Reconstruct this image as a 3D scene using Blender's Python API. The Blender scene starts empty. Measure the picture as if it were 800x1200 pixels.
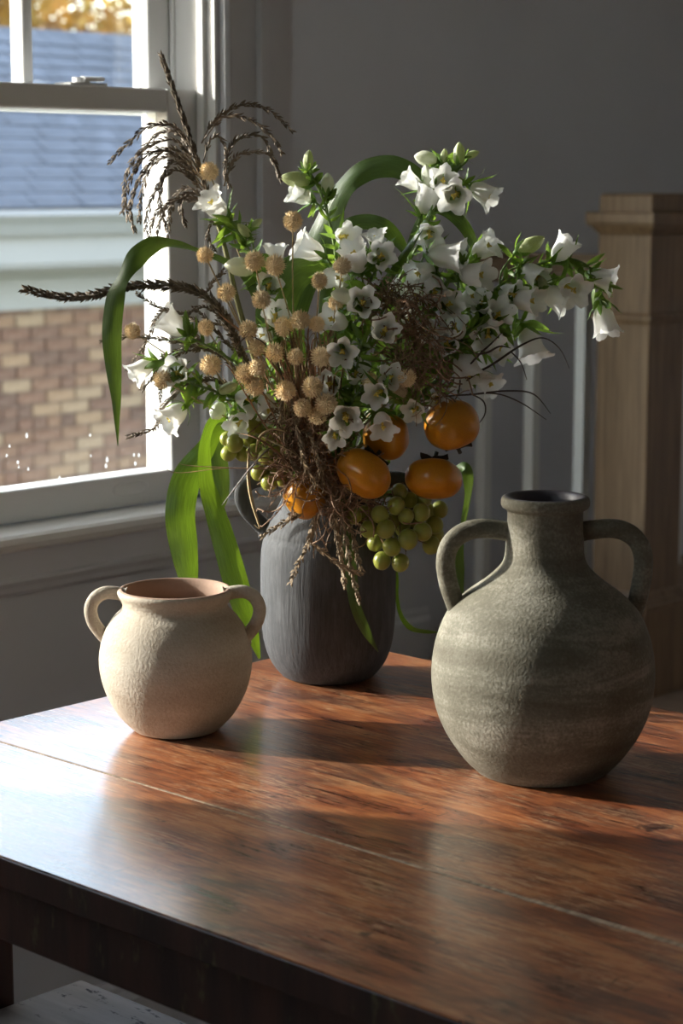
import bpy, bmesh, math, random
from mathutils import Vector, Matrix, Quaternion
random.seed(7)
R = random.Random(11)
scene = bpy.context.scene
COL = scene.collection

# ------------------------------------------------------------------ camera
F = 2412.0
PITCH = math.atan2(387.0, F)
AZ = math.radians(43.3)
CAM = Vector((0, 0, 1.35))
FWD = Vector((math.cos(AZ) * math.cos(PITCH), math.sin(AZ) * math.cos(PITCH), -math.sin(PITCH)))
RIGHT = Vector((math.sin(AZ), -math.cos(AZ), 0))
UP = RIGHT.cross(FWD)
HV = Vector((math.cos(AZ), math.sin(AZ), 0))
cd = bpy.data.cameras.new('camera')
cam = bpy.data.objects.new('camera', cd)
COL.objects.link(cam)
cam.matrix_world = Matrix((
    (RIGHT.x, UP.x, -FWD.x, CAM.x), (RIGHT.y, UP.y, -FWD.y, CAM.y),
    (RIGHT.z, UP.z, -FWD.z, CAM.z), (0, 0, 0, 1)))
cd.sensor_fit = 'VERTICAL'
cd.sensor_height = 36.0
cd.sensor_width = 24.0
cd.lens = F / 1200 * 36.0
cd.clip_start = 0.05
cd.clip_end = 200
cd.dof.use_dof = True
cd.dof.focus_distance = 2.25
cd.dof.aperture_fstop = 8.0
scene.camera = cam

# ------------------------------------------------------------------ light
SUN_EL = math.radians(18.5)
SUN_H = Vector((-0.4924, 0.8704, 0)).normalized()
SUN_DIR = Vector((SUN_H.x * math.cos(SUN_EL), SUN_H.y * math.cos(SUN_EL), math.sin(SUN_EL)))
world = bpy.data.worlds.new('sky')
scene.world = world
world.use_nodes = True
wn = world.node_tree.nodes
wl = world.node_tree.links
wn.clear()
sky = wn.new('ShaderNodeTexSky')
sky.sky_type = 'NISHITA'
sky.sun_disc = False
sky.sun_elevation = SUN_EL
sky.sun_rotation = math.atan2(SUN_H.x, SUN_H.y)
bg = wn.new('ShaderNodeBackground')
bg.inputs['Strength'].default_value = 1.05
wo = wn.new('ShaderNodeOutputWorld')
hz = wn.new('ShaderNodeHueSaturation')          # thin haze: paler sky
hz.inputs['Saturation'].default_value = 0.62
wl.new(sky.outputs[0], hz.inputs['Color'])
hazea = wn.new('ShaderNodeMix')                     # even high haze over the whole dome
hazea.data_type = 'RGBA'
hazea.blend_type = 'ADD'
hazea.inputs[0].default_value = 1.0
hazea.inputs[7].default_value = (0.17, 0.185, 0.205, 1)
wl.new(hz.outputs[0], hazea.inputs[6])
wl.new(hazea.outputs[2], bg.inputs[0])
wl.new(bg.outputs[0], wo.inputs[0])
sd = bpy.data.lights.new('sun', 'SUN')
sd.energy = 9.5
sd.angle = math.radians(0.9)
sd.color = (1.0, 0.93, 0.84)
sun = bpy.data.objects.new('sun', sd)
COL.objects.link(sun)
sun.rotation_euler = SUN_DIR.to_track_quat('Z', 'Y').to_euler()
sun.location = (0, 0, 6)
vs = scene.view_settings
vs.view_transform = 'Standard'
vs.look = 'None'
vs.exposure = 0.1
vs.gamma = 1.0
vs.use_curve_mapping = False
scene.cycles.use_denoising = True
scene.cycles.max_bounces = 10
scene.cycles.diffuse_bounces = 6
scene.cycles.transparent_max_bounces = 16
scene.cycles.sample_clamp_indirect = 6.0

# ------------------------------------------------------------------ geometry helpers
def ray(x, y):
    return FWD + RIGHT * ((x - 400) / F) + UP * ((600 - y) / F)

def at(x, y, d):
    """point seen at photo position x, y at horizontal distance d"""
    r = ray(x, y)
    return CAM + r * (d / r.dot(HV))

class MB:
    def __init__(s):
        s.v = []
        s.f = []
    def add(s, vs_, fs_):
        o = len(s.v)
        s.v.extend([tuple(p) for p in vs_])
        s.f.extend([tuple(i + o for i in q) for q in fs_])
        return s
    def box(s, a, b):
        x0, y0, z0 = a
        x1, y1, z1 = b
        return s.add([(x0, y0, z0), (x1, y0, z0), (x1, y1, z0), (x0, y1, z0),
                      (x0, y0, z1), (x1, y0, z1), (x1, y1, z1), (x0, y1, z1)],
                     [(0, 3, 2, 1), (4, 5, 6, 7), (0, 1, 5, 4), (1, 2, 6, 5), (2, 3, 7, 6), (3, 0, 4, 7)])
    def prism_x(s, prof, x0, x1):
        """profile of (y, z) swept along X"""
        n = len(prof)
        vs_ = [(x0, p[0], p[1]) for p in prof] + [(x1, p[0], p[1]) for p in prof]
        fs_ = [(i, (i + 1) % n, n + (i + 1) % n, n + i) for i in range(n)]
        fs_ += [tuple(range(n - 1, -1, -1)), tuple(range(n, 2 * n))]
        return s.add(vs_, fs_)
    def prism_y(s, prof, y0, y1):
        """profile of (x, z) swept along Y"""
        n = len(prof)
        vs_ = [(p[0], y0, p[1]) for p in prof] + [(p[0], y1, p[1]) for p in prof]
        fs_ = [(n + i, n + (i + 1) % n, (i + 1) % n, i) for i in range(n)]
        fs_ += [tuple(range(n)), tuple(range(2 * n - 1, n - 1, -1))]
        return s.add(vs_, fs_)
    def frustum(s, c, h0, h1, z0, z1):
        """square frustum centred on c"""
        x, y = c
        p = []
        for h, z in ((h0, z0), (h1, z1)):
            p += [(x - h, y - h, z), (x + h, y - h, z), (x + h, y + h, z), (x - h, y + h, z)]
        return s.add(p, [(0, 3, 2, 1), (4, 5, 6, 7), (0, 1, 5, 4), (1, 2, 6, 5), (2, 3, 7, 6), (3, 0, 4, 7)])
    def lathe(s, prof, n=64, c=(0, 0, 0)):
        """profile of (r, z); r == 0 ends are closed to a pole"""
        vs_, fs_, rings = [], [], []
        for r, z in prof:
            if r <= 1e-6:
                rings.append([len(vs_)])
                vs_.append((c[0], c[1], c[2] + z))
            else:
                k = len(vs_)
                rings.append(list(range(k, k + n)))
                for i in range(n):
                    a = 2 * math.pi * i / n
                    vs_.append((c[0] + r * math.cos(a), c[1] + r * math.sin(a), c[2] + z))
        for a, b in zip(rings, rings[1:]):
            for i in range(n):
                j = (i + 1) % n
                if len(a) == 1 and len(b) == 1:
                    break
                if len(a) == 1:
                    fs_.append((a[0], b[i], b[j])[::-1])
                elif len(b) == 1:
                    fs_.append((a[i], a[j], b[0]))
                else:
                    fs_.append((a[i], a[j], b[j], b[i]))
        return s.add(vs_, fs_)
    def tube(s, pts, rad, n=8, caps=True, flat=None):
        pts = [Vector(p) for p in pts]
        m = len(pts)
        if not hasattr(rad, '__len__'):
            rad = [rad] * m
        vs_, fs_ = [], []
        t0 = (pts[1] - pts[0]).normalized()
        ref = Vector((0, 0, 1)) if abs(t0.z) < 0.9 else Vector((1, 0, 0))
        u = t0.cross(ref).normalized()
        for i in range(m):
            t = (pts[min(i + 1, m - 1)] - pts[max(i - 1, 0)])
            if t.length < 1e-9:
                t = t0
            t.normalize()
            u = (u - t * u.dot(t))
            if u.length < 1e-6:
                u = t.cross(Vector((0.3, 0.5, 0.8)))
            u.normalize()
            w = t.cross(u)
            for k in range(n):
                a = 2 * math.pi * k / n
                ru = rad[i] * (flat[0] if flat else 1)
                rw = rad[i] * (flat[1] if flat else 1)
                vs_.append(pts[i] + u * (math.cos(a) * ru) + w * (math.sin(a) * rw))
        for i in range(m - 1):
            for k in range(n):
                j = (k + 1) % n
                fs_.append((i * n + k, i * n + j, (i + 1) * n + j, (i + 1) * n + k))
        if caps:
            fs_.append(tuple(range(n - 1, -1, -1)))
            fs_.append(tuple(range((m - 1) * n, m * n)))
        return s.add(vs_, fs_)
    def seed(s, p, d, ln, w, side=None):
        """small spindle seed from p along d"""
        d = Vector(d).normalized()
        u = d.cross(Vector((0.21, 0.53, 0.82)))
        u.normalize()
        v = d.cross(u)
        m = Vector(p) + d * (ln * 0.42)
        return s.add([Vector(p), m + u * w, m - u * w * 0.5 + v * w * 0.87, m - u * w * 0.5 - v * w * 0.87, Vector(p) + d * ln],
                     [(0, 2, 1), (0, 3, 2), (0, 1, 3), (4, 1, 2), (4, 2, 3), (4, 3, 1)])
    def mesh(s, name, mat, origin=(0, 0, 0), smooth=False):
        me = bpy.data.meshes.new(name)
        o = Vector(origin)
        me.from_pydata([tuple(Vector(p) - o) for p in s.v], [], s.f)
        me.materials.append(mat)
        if smooth:
            me.polygons.foreach_set('use_smooth', [True] * len(me.polygons))
        me.update()
        return me
    def build(s, name, mat, parent=None, smooth=False, bevel=0, origin=None, subsurf=0):
        """one mesh object; vertices are in world space, the object hangs under parent"""
        if origin is None:
            origin = wloc(parent) if parent is not None else (0, 0, 0)
        o = link(name, s.mesh(name, mat, origin, smooth), parent)
        if parent is None:
            o.location = origin
        if bevel:
            b = o.modifiers.new('bevel', 'BEVEL')
            b.width = bevel
            b.segments = 2
            b.limit_method = 'ANGLE'
        if subsurf:
            b = o.modifiers.new('subsurf', 'SUBSURF')
            b.levels = subsurf
            b.render_levels = subsurf
        return o

def wloc(o):
    v = Vector((0, 0, 0))
    while o is not None:
        v += Vector(o.location)
        o = o.parent
    return v

def link(name, me, parent=None, loc=None, rot=None, scale=None):
    o = bpy.data.objects.new(name, me)
    COL.objects.link(o)
    o.parent = parent
    if loc is not None:
        o.location = Vector(loc) - (wloc(parent) if parent else Vector((0, 0, 0)))
    if rot is not None:
        o.rotation_mode = 'QUATERNION'
        o.rotation_quaternion = rot
    if scale is not None:
        o.scale = scale if hasattr(scale, '__len__') else (scale,) * 3
    return o

def tag(o, label, cat, group=None):
    o['label'] = label
    o['category'] = cat
    if group:
        o['group'] = group
    return o

def thing(name, loc, label, cat, group=None):
    o = bpy.data.objects.new(name, None)
    COL.objects.link(o)
    o.location = loc
    o.empty_display_size = 0.02
    return tag(o, label, cat, group)

def struct(o):
    o['kind'] = 'structure'
    return o

def smooth_path(pts, per=6):
    """Catmull-Rom through points (tuples of any length)"""
    pts = [tuple(p) for p in pts]
    if len(pts) < 3:
        per = max(per, 2)
    out = []
    n = len(pts)
    for i in range(n - 1):
        p0, p1, p2, p3 = pts[max(i - 1, 0)], pts[i], pts[i + 1], pts[min(i + 2, n - 1)]
        for k in range(per):
            t = k / per
            out.append(tuple(0.5 * ((2 * b) + (-a + c) * t + (2 * a - 5 * b + 4 * c - d) * t * t + (-a + 3 * b - 3 * c + d) * t ** 3)
                             for a, b, c, d in zip(p0, p1, p2, p3)))
    out.append(pts[-1])
    return out

# ------------------------------------------------------------------ material helpers
def new_mat(name):
    m = bpy.data.materials.new(name)
    m.use_nodes = True
    nt = m.node_tree
    nt.nodes.clear()
    out = nt.nodes.new('ShaderNodeOutputMaterial')
    b = nt.nodes.new('ShaderNodeBsdfPrincipled')
    nt.links.new(b.outputs[0], out.inputs[0])
    return m, nt, b, out

def nd(nt, typ, **kw):
    n = nt.nodes.new(typ)
    for k, v in kw.items():
        if k in n.inputs:
            n.inputs[k].default_value = v
        else:
            setattr(n, k, v)
    return n

def ramp(nt, stops, fac=None):
    n = nt.nodes.new('ShaderNodeValToRGB')
    e = n.color_ramp.elements
    e[0].position, e[0].color = stops[0][0], (*stops[0][1], 1)
    e[1].position, e[1].color = stops[-1][0], (*stops[-1][1], 1)
    for p, c in stops[1:-1]:
        x = e.new(p)
        x.color = (*c, 1)
    if fac is not None:
        nt.links.new(fac, n.inputs[0])
    return n

def coords(nt, scale=(1, 1, 1), kind='Object'):
    tc = nd(nt, 'ShaderNodeTexCoord')
    mp = nd(nt, 'ShaderNodeMapping')
    mp.inputs['Scale'].default_value = scale
    nt.links.new(tc.outputs[kind], mp.inputs[0])
    return mp.outputs[0]

def noise(nt, vec, scale=5, detail=4, rough=0.55, dist=0.0):
    n = nd(nt, 'ShaderNodeTexNoise', Scale=scale, Detail=detail, Roughness=rough, Distortion=dist)
    if vec is not None:
        nt.links.new(vec, n.inputs['Vector'])
    return n.outputs[0]

def bump(nt, b, h, strength=0.3, dist=0.002):
    n = nd(nt, 'ShaderNodeBump', Strength=strength, Distance=dist)
    nt.links.new(h, n.inputs['Height'])
    nt.links.new(n.outputs[0], b.inputs['Normal'])

def mixc(nt, fac, a, b, mode='MIX'):
    n = nt.nodes.new('ShaderNodeMix')
    n.data_type = 'RGBA'
    n.blend_type = mode
    for sock, v in ((n.inputs[0], fac), (n.inputs[6], a), (n.inputs[7], b)):
        if hasattr(v, 'is_output'):
            nt.links.new(v, sock)
        elif hasattr(v, '__len__'):
            sock.default_value = (*v, 1)
        else:
            sock.default_value = v
    return n.outputs[2]

def math_n(nt, op, a, b=None):
    n = nd(nt, 'ShaderNodeMath', operation=op)
    for i, v in enumerate((a, b)):
        if v is None:
            continue
        if hasattr(v, 'is_output'):
            nt.links.new(v, n.inputs[i])
        else:
            n.inputs[i].default_value = v
    return n.outputs[0]

def simple(name, col, rough=0.6, var=0.15, scale=8, stretch=(1, 1, 1), bmp=0.0, bscale=60, spec=0.5, coat=0.0, trans=0.0, tcol=None, kind='Object', objvar=0.0, bdist=0.001):
    """paint / skin like material: colour with soft noise variation"""
    m, nt, b, out = new_mat(name)
    v = coords(nt, stretch, kind)
    n = noise(nt, v, scale, 5)
    dark = tuple(c * (1 - var) for c in col)
    lite = tuple(min(1, c * (1 + var)) for c in col)
    c = ramp(nt, [(0.3, dark), (0.7, lite)], n).outputs[0]
    if objvar:
        oi = nd(nt, 'ShaderNodeObjectInfo')
        k = math_n(nt, 'MULTIPLY_ADD', oi.outputs['Random'], objvar)
        nt.nodes[-1].inputs[2].default_value = 1 - objvar / 2
        hs = nd(nt, 'ShaderNodeHueSaturation')
        nt.links.new(c, hs.inputs['Color'])
        nt.links.new(k, hs.inputs['Value'])
        c = hs.outputs[0]
    nt.links.new(c, b.inputs['Base Color'])
    b.inputs['Roughness'].default_value = rough
    b.inputs['Specular IOR Level'].default_value = spec
    b.inputs['Coat Weight'].default_value = coat
    if bmp:
        n2 = noise(nt, v, bscale, 4)
        bump(nt, b, n2, bmp, bdist)
    if trans:
        t = nd(nt, 'ShaderNodeBsdfTranslucent')
        if tcol:
            t.inputs[0].default_value = (*tcol, 1)
        else:
            nt.links.new(c, t.inputs[0])
        mx = nd(nt, 'ShaderNodeMixShader')
        mx.inputs[0].default_value = trans
        nt.links.new(b.outputs[0], mx.inputs[1])
        nt.links.new(t.outputs[0], mx.inputs[2])
        nt.links.new(mx.outputs[0], out.inputs[0])
    return m
# ------------------------------------------------------------------ materials of the setting
M = {}
M['wall'] = simple('grey_wall_paint', (0.57, 0.585, 0.63), 0.75, 0.03, 3, bmp=0.05, bscale=300)
M['trim'] = simple('grey_trim_paint', (0.58, 0.595, 0.64), 0.45, 0.03, 3)
M['sash'] = simple('white_sash_paint', (0.76, 0.765, 0.765), 0.4, 0.03, 3)
M['ceiling'] = simple('ceiling_paint', (0.62, 0.61, 0.59), 0.8, 0.02, 2)
M['chrome'] = simple('brushed_metal', (0.5, 0.5, 0.5), 0.35, 0.05, 20)
M['white_rail'] = simple('white_baluster_paint', (0.80, 0.81, 0.79), 0.45, 0.03, 4)

def glass_mat():
    m, nt, b, out = new_mat('window_glass')
    t = nd(nt, 'ShaderNodeBsdfTransparent')
    t.inputs[0].default_value = (0.93, 0.95, 0.95, 1)
    g = nd(nt, 'ShaderNodeBsdfGlossy', Roughness=0.02)
    fr = nd(nt, 'ShaderNodeFresnel', IOR=1.35)
    mx = nd(nt, 'ShaderNodeMixShader')
    nt.links.new(fr.outputs[0], mx.inputs[0])
    nt.links.new(t.outputs[0], mx.inputs[1])
    nt.links.new(g.outputs[0], mx.inputs[2])
    nt.links.new(mx.outputs[0], out.inputs[0])
    return m
M['glass'] = glass_mat()

def oak_mat(name, lo, mid, hi, grain=(60, 60, 3), rough=0.5):
    m, nt, b, out = new_mat(name)
    v = coords(nt, grain)
    n1 = noise(nt, v, 1.0, 6, 0.6, 0.6)
    v2 = coords(nt, tuple(g * 4 for g in grain))
    n2 = noise(nt, v2, 1.0, 3, 0.6)
    s_ = math_n(nt, 'MULTIPLY_ADD', n2, 0.3)
    nt.links.new(n1, nt.nodes[-1].inputs[2])
    c = ramp(nt, [(0.42, lo), (0.62, mid), (0.85, hi)], s_).outputs[0]
    nt.links.new(c, b.inputs['Base Color'])
    b.inputs['Roughness'].default_value = rough
    bump(nt, b, s_, 0.25, 0.001)
    return m
M['oak'] = oak_mat('newel_oak', (0.095, 0.055, 0.025), (0.165, 0.098, 0.048), (0.225, 0.142, 0.075))
M['oak_x'] = oak_mat('rail_oak', (0.13, 0.088, 0.055), (0.2, 0.14, 0.09), (0.27, 0.19, 0.125), (60, 3, 60))
M['floor'] = oak_mat('floor_oak', (0.13, 0.09, 0.06), (0.2, 0.14, 0.10), (0.27, 0.2, 0.145), (20, 1.5, 20), 0.35)

# ------------------------------------------------------------------ room shell
YW = 2.30           # inner face of the window wall
YO = 2.46           # its outer face
XC = 2.33           # outside corner where the hall opens
CEIL = 2.70
WX0, WX1 = 0.71, 2.17     # window opening
WZ0, WZ1 = 0.865, 2.16

def wall_box(name, a, b, mat='wall'):
    return struct(MB().box(a, b).build(name, M[mat]))

HALL = [(XC - 0.12, 2.44), (6.0, 2.44), (6.0, 4.1), (4.22, 4.1), (4.22, 3.93), (3.56, 3.93)]
def slab(name, z0, z1, mat):
    m_ = MB().box((-3.2, -3.2, z0), (6.0, 2.46, z1))
    n_ = len(HALL)
    m_.add([(x, y, z0) for x, y in HALL] + [(x, y, z1) for x, y in HALL],
           [(i, (i + 1) % n_, n_ + (i + 1) % n_, n_ + i) for i in range(n_)] + [tuple(range(n_ - 1, -1, -1)), tuple(range(n_, 2 * n_))])
    return struct(m_.build(name, M[mat]))
slab('floor', -0.12, 0.0, 'floor')
slab('ceiling', CEIL, CEIL + 0.15, 'ceiling')
w = MB()
w.box((-3.2, YW, 0), (WX0, YO, CEIL))
w.box((WX1, YW, 0), (XC, YO, CEIL))
w.box((WX0, YW, 0), (WX1, YO, WZ0 - 0.005))
w.box((WX0, YW, WZ1), (WX1, YO, CEIL))
struct(w.build('wall_window', M['wall']))
# hall behind the corner
wall_box('wall_hall', (3.56, 3.782, 0), (4.37, 3.93, CEIL))
wall_box('wall_stairwell', (5.85, -3.2, 0), (6.0, 4.1, CEIL))
wall_box('wall_stairwell_end', (4.37, 3.79, 0), (5.85, 4.1, CEIL))
wall_box('wall_stairwell_side', (4.22, 3.93, 0), (4.37, 4.1, CEIL))
# canted end wall of the hall, with an unseen window added to light newel and balusters, from the corner to the hall wall
P0, P1 = Vector((XC, 2.44, 0)), Vector((3.66, 3.80, 0))
DL = (P1 - P0).length
DH = (P1 - P0).normalized()
NH_ = Vector((-DH.y, DH.x, 0))
def canted(a, b, z0, z1, t0, t1):
    p = []
    for z in (z0, z1):
        for l, t in ((a, t0), (b, t0), (b, t1), (a, t1)):
            q = P0 + DH * l + NH_ * t
            p.append((q.x, q.y, z))
    return MB().add(p, [(0, 3, 2, 1), (4, 5, 6, 7), (0, 1, 5, 4), (1, 2, 6, 5), (2, 3, 7, 6), (3, 0, 4, 7)])
w = MB()
for q in ((-0.03, 0.35, 0, CEIL), (DL - 0.3, DL + 0.05, 0, CEIL), (0.35, DL - 0.3, 0, 0.45), (0.35, DL - 0.3, 2.35, CEIL)):
    e_ = canted(*q, 0, 0.10)
    w.add(e_.v, e_.f)
struct(w.build('wall_hall_end', M['wall']))
w = MB()
for q in ((0.35, 0.40, 0.45, 2.35), (DL - 0.35, DL - 0.3, 0.45, 2.35), (0.40, DL - 0.35, 0.45, 0.50), (0.40, DL - 0.35, 2.30, 2.35), (0.40, DL - 0.35, 1.38, 1.42)):
    e_ = canted(*q, 0.02, 0.08)
    w.add(e_.v, e_.f)
o = struct(w.build('window_2', M['sash']))
canted(0.40, DL - 0.35, 0.50, 2.30, 0.047, 0.053).build('pane', M['glass'], o)
# side and rear walls behind the camera; the side window is added for fill light
def fill_window_wall(name, horiz, segs, z0, z1, wn0):
    w = MB()
    lo, hi = (-3.2, 6.0) if horiz else (-3.2, YO)
    def b(a0, a1, q0, q1):
        if horiz:
            w.box((a0, -3.2, q0), (a1, -3.05, q1))
        else:
            w.box((-3.2, a0, q0), (-3.05, a1, q1))
    p = lo
    for k, (a0, a1) in enumerate(segs):
        b(p, a0, 0, CEIL)
        b(a0, a1, 0, z0)
        b(a0, a1, z1, CEIL)
        p = a1
        f = MB()
        t = 0.06
        zm = (z0 + z1) / 2
        for (c0, c1, q0, q1) in ((a0, a0 + t, z0, z1), (a1 - t, a1, z0, z1), (a0 + t, a1 - t, z0, z0 + t), (a0 + t, a1 - t, z1 - t, z1), (a0 + t, a1 - t, zm - 0.02, zm + 0.02)):
            if horiz:
                f.box((c0, -3.16, q0), (c1, -3.09, q1))
            else:
                f.box((-3.16, c0, q0), (-3.09, c1, q1))
        fo = struct(f.build('window_%d' % (wn0 + k), M['sash']))  # out-of-view window, added to let fill light in
        g = MB().box((a0 + t, -3.128, z0 + t), (a1 - t, -3.122, z1 - t)) if horiz else MB().box((-3.128, a0 + t, z0 + t), (-3.122, a1 - t, z1 - t))
        g.build('pane', M['glass'], fo)
    b(p, hi, 0, CEIL)
    struct(w.build(name, M['wall']))
fill_window_wall('wall_side', False, [(0.9, 2.0)], 0.7, 2.3, 3)
wall_box('wall_rear', (-3.2, -3.2, 0), (6.0, -3.05, CEIL))

# baseboards
def baseboard(name, x0, x1, y, h=0.16):
    b = MB().prism_x([(y, 0), (y, h), (y - 0.006, h), (y - 0.010, h - 0.012), (y - 0.010, h - 0.02), (y - 0.017, h - 0.035), (y - 0.017, 0)], x0, x1)
    return struct(b.build(name, M['trim']))
baseboard('baseboard_hall', XC, 4.37, 3.782, 0.15)
baseboard('baseboard_window', -3.05, XC, YW, 0.15)

# ------------------------------------------------------------------ the visible window
win = bpy.data.objects.new('window_1', None)
COL.objects.link(win)
win.location = (WX1, YW, WZ0)
struct(win)
S = M['sash']
# jambs with parting strips (right, left), head
for sx, x in ((-1, WX1), (1, WX0)):
    j = MB()
    xs = sorted((x, x + sx * 0.006))
    j.box((xs[0], YW, WZ0), (xs[1], YO, WZ1))
    for yy, ww, dd in ((2.318, 0.016, 0.014), (2.386, 0.008, 0.012), (2.436, 0.02, 0.016)):
        xs = sorted((x, x + sx * dd))
        j.box((xs[0], yy, WZ0), (xs[1], yy + ww, WZ1))
    j.build('jamb', S, win, bevel=0.0015)
MB().box((WX0, YW, WZ1 - 0.02), (WX1, YO, WZ1)).build('head_jamb', S, win)
MB().box((WX0, 2.39, WZ0 - 0.005), (WX1, YO + 0.05, WZ0 + 0.012)).build('outer_sill', S, win)
# casing on the room side
def casing_profile(x0, x1):
    y = YW
    return [(x0, y), (x0, y - 0.012), (x0 + 0.006, y - 0.016), (x0 + 0.012, y - 0.014), (x1 - 0.018, y - 0.017), (x1 - 0.016, y - 0.027), (x1, y - 0.027), (x1, y)]
cs = MB()
pr = casing_profile(WX1 + 0.004, WX1 + 0.082)
n = len(pr)
cs.add([(p[0], p[1], WZ0) for p in pr] + [(p[0], p[1], WZ1 + 0.08) for p in pr],
       [(i, (i + 1) % n, n + (i + 1) % n, n + i) for i in range(n)] + [tuple(range(n - 1, -1, -1)), tuple(range(n, 2 * n))])
cs.build('casing', M['trim'], win)
cs = MB()
pr = [(2 * (WX0) - p[0] + (WX1 - WX0) - (WX1 - WX0), p[1]) for p in casing_profile(WX0 + 0.004, WX0 + 0.082)]
cs.add([(p[0], p[1], WZ0) for p in pr] + [(p[0], p[1], WZ1 + 0.08) for p in pr],
       [(n + i, n + (i + 1) % n, (i + 1) % n, i) for i in range(n)] + [tuple(range(n)), tuple(range(2 * n - 1, n - 1, -1))])
cs.build('casing', M['trim'], win)
MB().box((WX0 - 0.08, YW - 0.027, WZ1), (WX1 + 0.08, YW, WZ1 + 0.09)).build('head_casing', M['trim'], win, bevel=0.003)
# stool and apron
st = MB().prism_x([(2.345, WZ0), (2.262, WZ0), (2.256, WZ0 - 0.004), (2.254, WZ0 - 0.012), (2.258, WZ0 - 0.02), (2.264, WZ0 - 0.024), (2.345, WZ0 - 0.024)], WX0 - 0.12, WX1 + 0.118)
st.build('stool', S, win)
ap = MB().prism_x([(YW, 0.84), (YW - 0.018, 0.84), (YW - 0.018, 0.802), (YW - 0.021, 0.798), (YW - 0.021, 0.794), (YW - 0.015, 0.786), (YW - 0.012, 0.778), (YW - 0.006, 0.772), (YW, 0.772)], WX0 - 0.085, WX1 + 0.085)
ap.build('apron', M['trim'], win)

def sash(y0, y1, z0, z1, stile, bot, top, cols, rows, name):
    """one sash: stiles, rails, muntins and panes"""
    x0, x1 = WX0 + 0.008, WX1 - 0.008
    yg = (y0 + y1) / 2
    root = MB().box((x1 - stile, y0, z0), (x1, y1, z1)).build(name, S, win, bevel=0.003)
    root2 = root
    def sub(nm, a, b, mat=S, bev=0.003):
        return MB().box(a, b).build(nm, mat, root2, origin=wloc(win), bevel=bev)
    sub('stile', (x0, y0, z0), (x0 + stile, y1, z1))
    sub('rail', (x0 + stile, y0, z0), (x1 - stile, y1, z0 + bot))
    sub('rail', (x0 + stile, y0, z1 - top), (x1 - stile, y1, z1))
    # glazing beads
    gx0, gx1, gz0, gz1 = x0 + stile, x1 - stile, z0 + bot, z1 - top
    for c in range(1, cols):
        x = gx0 + (gx1 - gx0) * c / cols
        sub('muntin', (x - 0.009, y0 + 0.004, gz0), (x + 0.009, y1 - 0.004, gz1))
    for r in range(1, rows):
        z = gz0 + (gz1 - gz0) * r / rows
        sub('muntin', (gx0, y0 + 0.006, z - 0.010), (gx1, y1 - 0.006, z + 0.010))
    pn = sub('pane', (gx0, yg - 0.002, gz0), (gx1, yg + 0.002, gz1), M['glass'], 0)
    return root, (gx0, gx1, gz0, gz1, yg)
lower, gl = sash(2.336, 2.384, WZ0 + 0.002, 1.487, 0.062, 0.047, 0.034, 1, 1, 'lower_sash')
upper, gu = sash(2.396, 2.434, 1.450, WZ1 - 0.012, 0.045, 0.040, 0.05, 6, 2, 'upper_sash')
# sash lock
lk = MB()
xl = 1.955
lk.box((xl - 0.034, 2.342, 1.487), (xl + 0.034, 2.378, 1.491))
lk.tube([(xl, 2.36, 1.490), (xl, 2.36, 1.499)], 0.013, 16)
lk.tube([(xl - 0.005, 2.352, 1.496), (xl + 0.03, 2.348, 1.497)], [0.009, 0.007], 8, flat=(1, 0.5))
lk.build('sash_lock', S, lower, smooth=False, origin=wloc(win))
# finger pull in the bottom rail: a shallow scooped plate
fp = MB()
xf, zf = 2.016, 0.894
vs_, fs_ = [], []
rings = ((1.0, 0.0), (0.92, 0.0022), (0.8, 0.0016), (0.55, 0.0006), (0.0, 0.0003))
for k, (q, dep_) in enumerate(rings):
    for i in range(24):
        a = 2 * math.pi * i / 24
        vs_.append((xf + 0.036 * q * math.copysign(abs(math.cos(a)) ** 0.6, math.cos(a)), 2.336 - dep_, zf + 0.011 * q * math.sin(a)))
for k in range(len(rings) - 1):
    for i in range(24):
        j = (i + 1) % 24
        fs_.append((k * 24 + i, k * 24 + j, (k + 1) * 24 + j, (k + 1) * 24 + i))
fp.add(vs_, fs_)
fp.build('finger_pull', S, lower, smooth=True, origin=wloc(win))
# water drops on the outside of the lower pane
drop_mat = simple('water_drop', (0.85, 0.88, 0.9), 0.08, 0.02, 5, trans=0.3)
R2 = random.Random(4)
for i in range(26):
    x = gl[1] - 0.02 - R2.random() * 0.5
    z = gl[2] + 0.004 + abs(R2.gauss(0, 0.035))
    d = MB()
    h = 0.0012 + R2.random() * 0.002
    d.lathe([(0, -h * 1.4), (h * 0.45, -h), (h * 0.55, -h * 0.3), (h * 0.3, h * 0.7), (0, h * 1.5)], 8, (x, gl[4] + 0.003, z))
    d.build('water_drop', drop_mat, lower, smooth=True, origin=wloc(win))

# ------------------------------------------------------------------ stair newel and balustrade
NX, NY, NH = 4.4825, 3.1425, 0.0825
nw = thing('newel_post', (NX, NY, 0), 'square brown oak newel post with stepped cap and moulded collars', 'newel post')
MB().frustum((NX, NY), NH, NH, 0.02, 1.215).build('shaft', M['oak'], nw, bevel=0.003)
pl = MB()
pl.frustum((NX, NY), NH + 0.022, NH + 0.022, 0.0, 0.235)
pl.build('plinth', M['oak'], nw, bevel=0.003)
c = MB()
for h0, h1, z0, z1 in ((0.026, 0.026, 0.235, 0.250), (0.020, 0.012, 0.250, 0.262), (0.012, 0.004, 0.262, 0.282)):
    c.frustum((NX, NY), NH + h0, NH + h1, z0, z1)
c.build('base_collar', M['oak'], nw, bevel=0.002)
c = MB()
for h0, h1, z0, z1 in ((0.003, 0.008, 0.985, 0.997), (0.013, 0.013, 0.997, 1.009), (0.010, 0.004, 1.009, 1.014)):
    c.frustum((NX, NY), NH + h0, NH + h1, z0, z1)
c.build('collar', M['oak'], nw, bevel=0.002)
c = MB()
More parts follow.
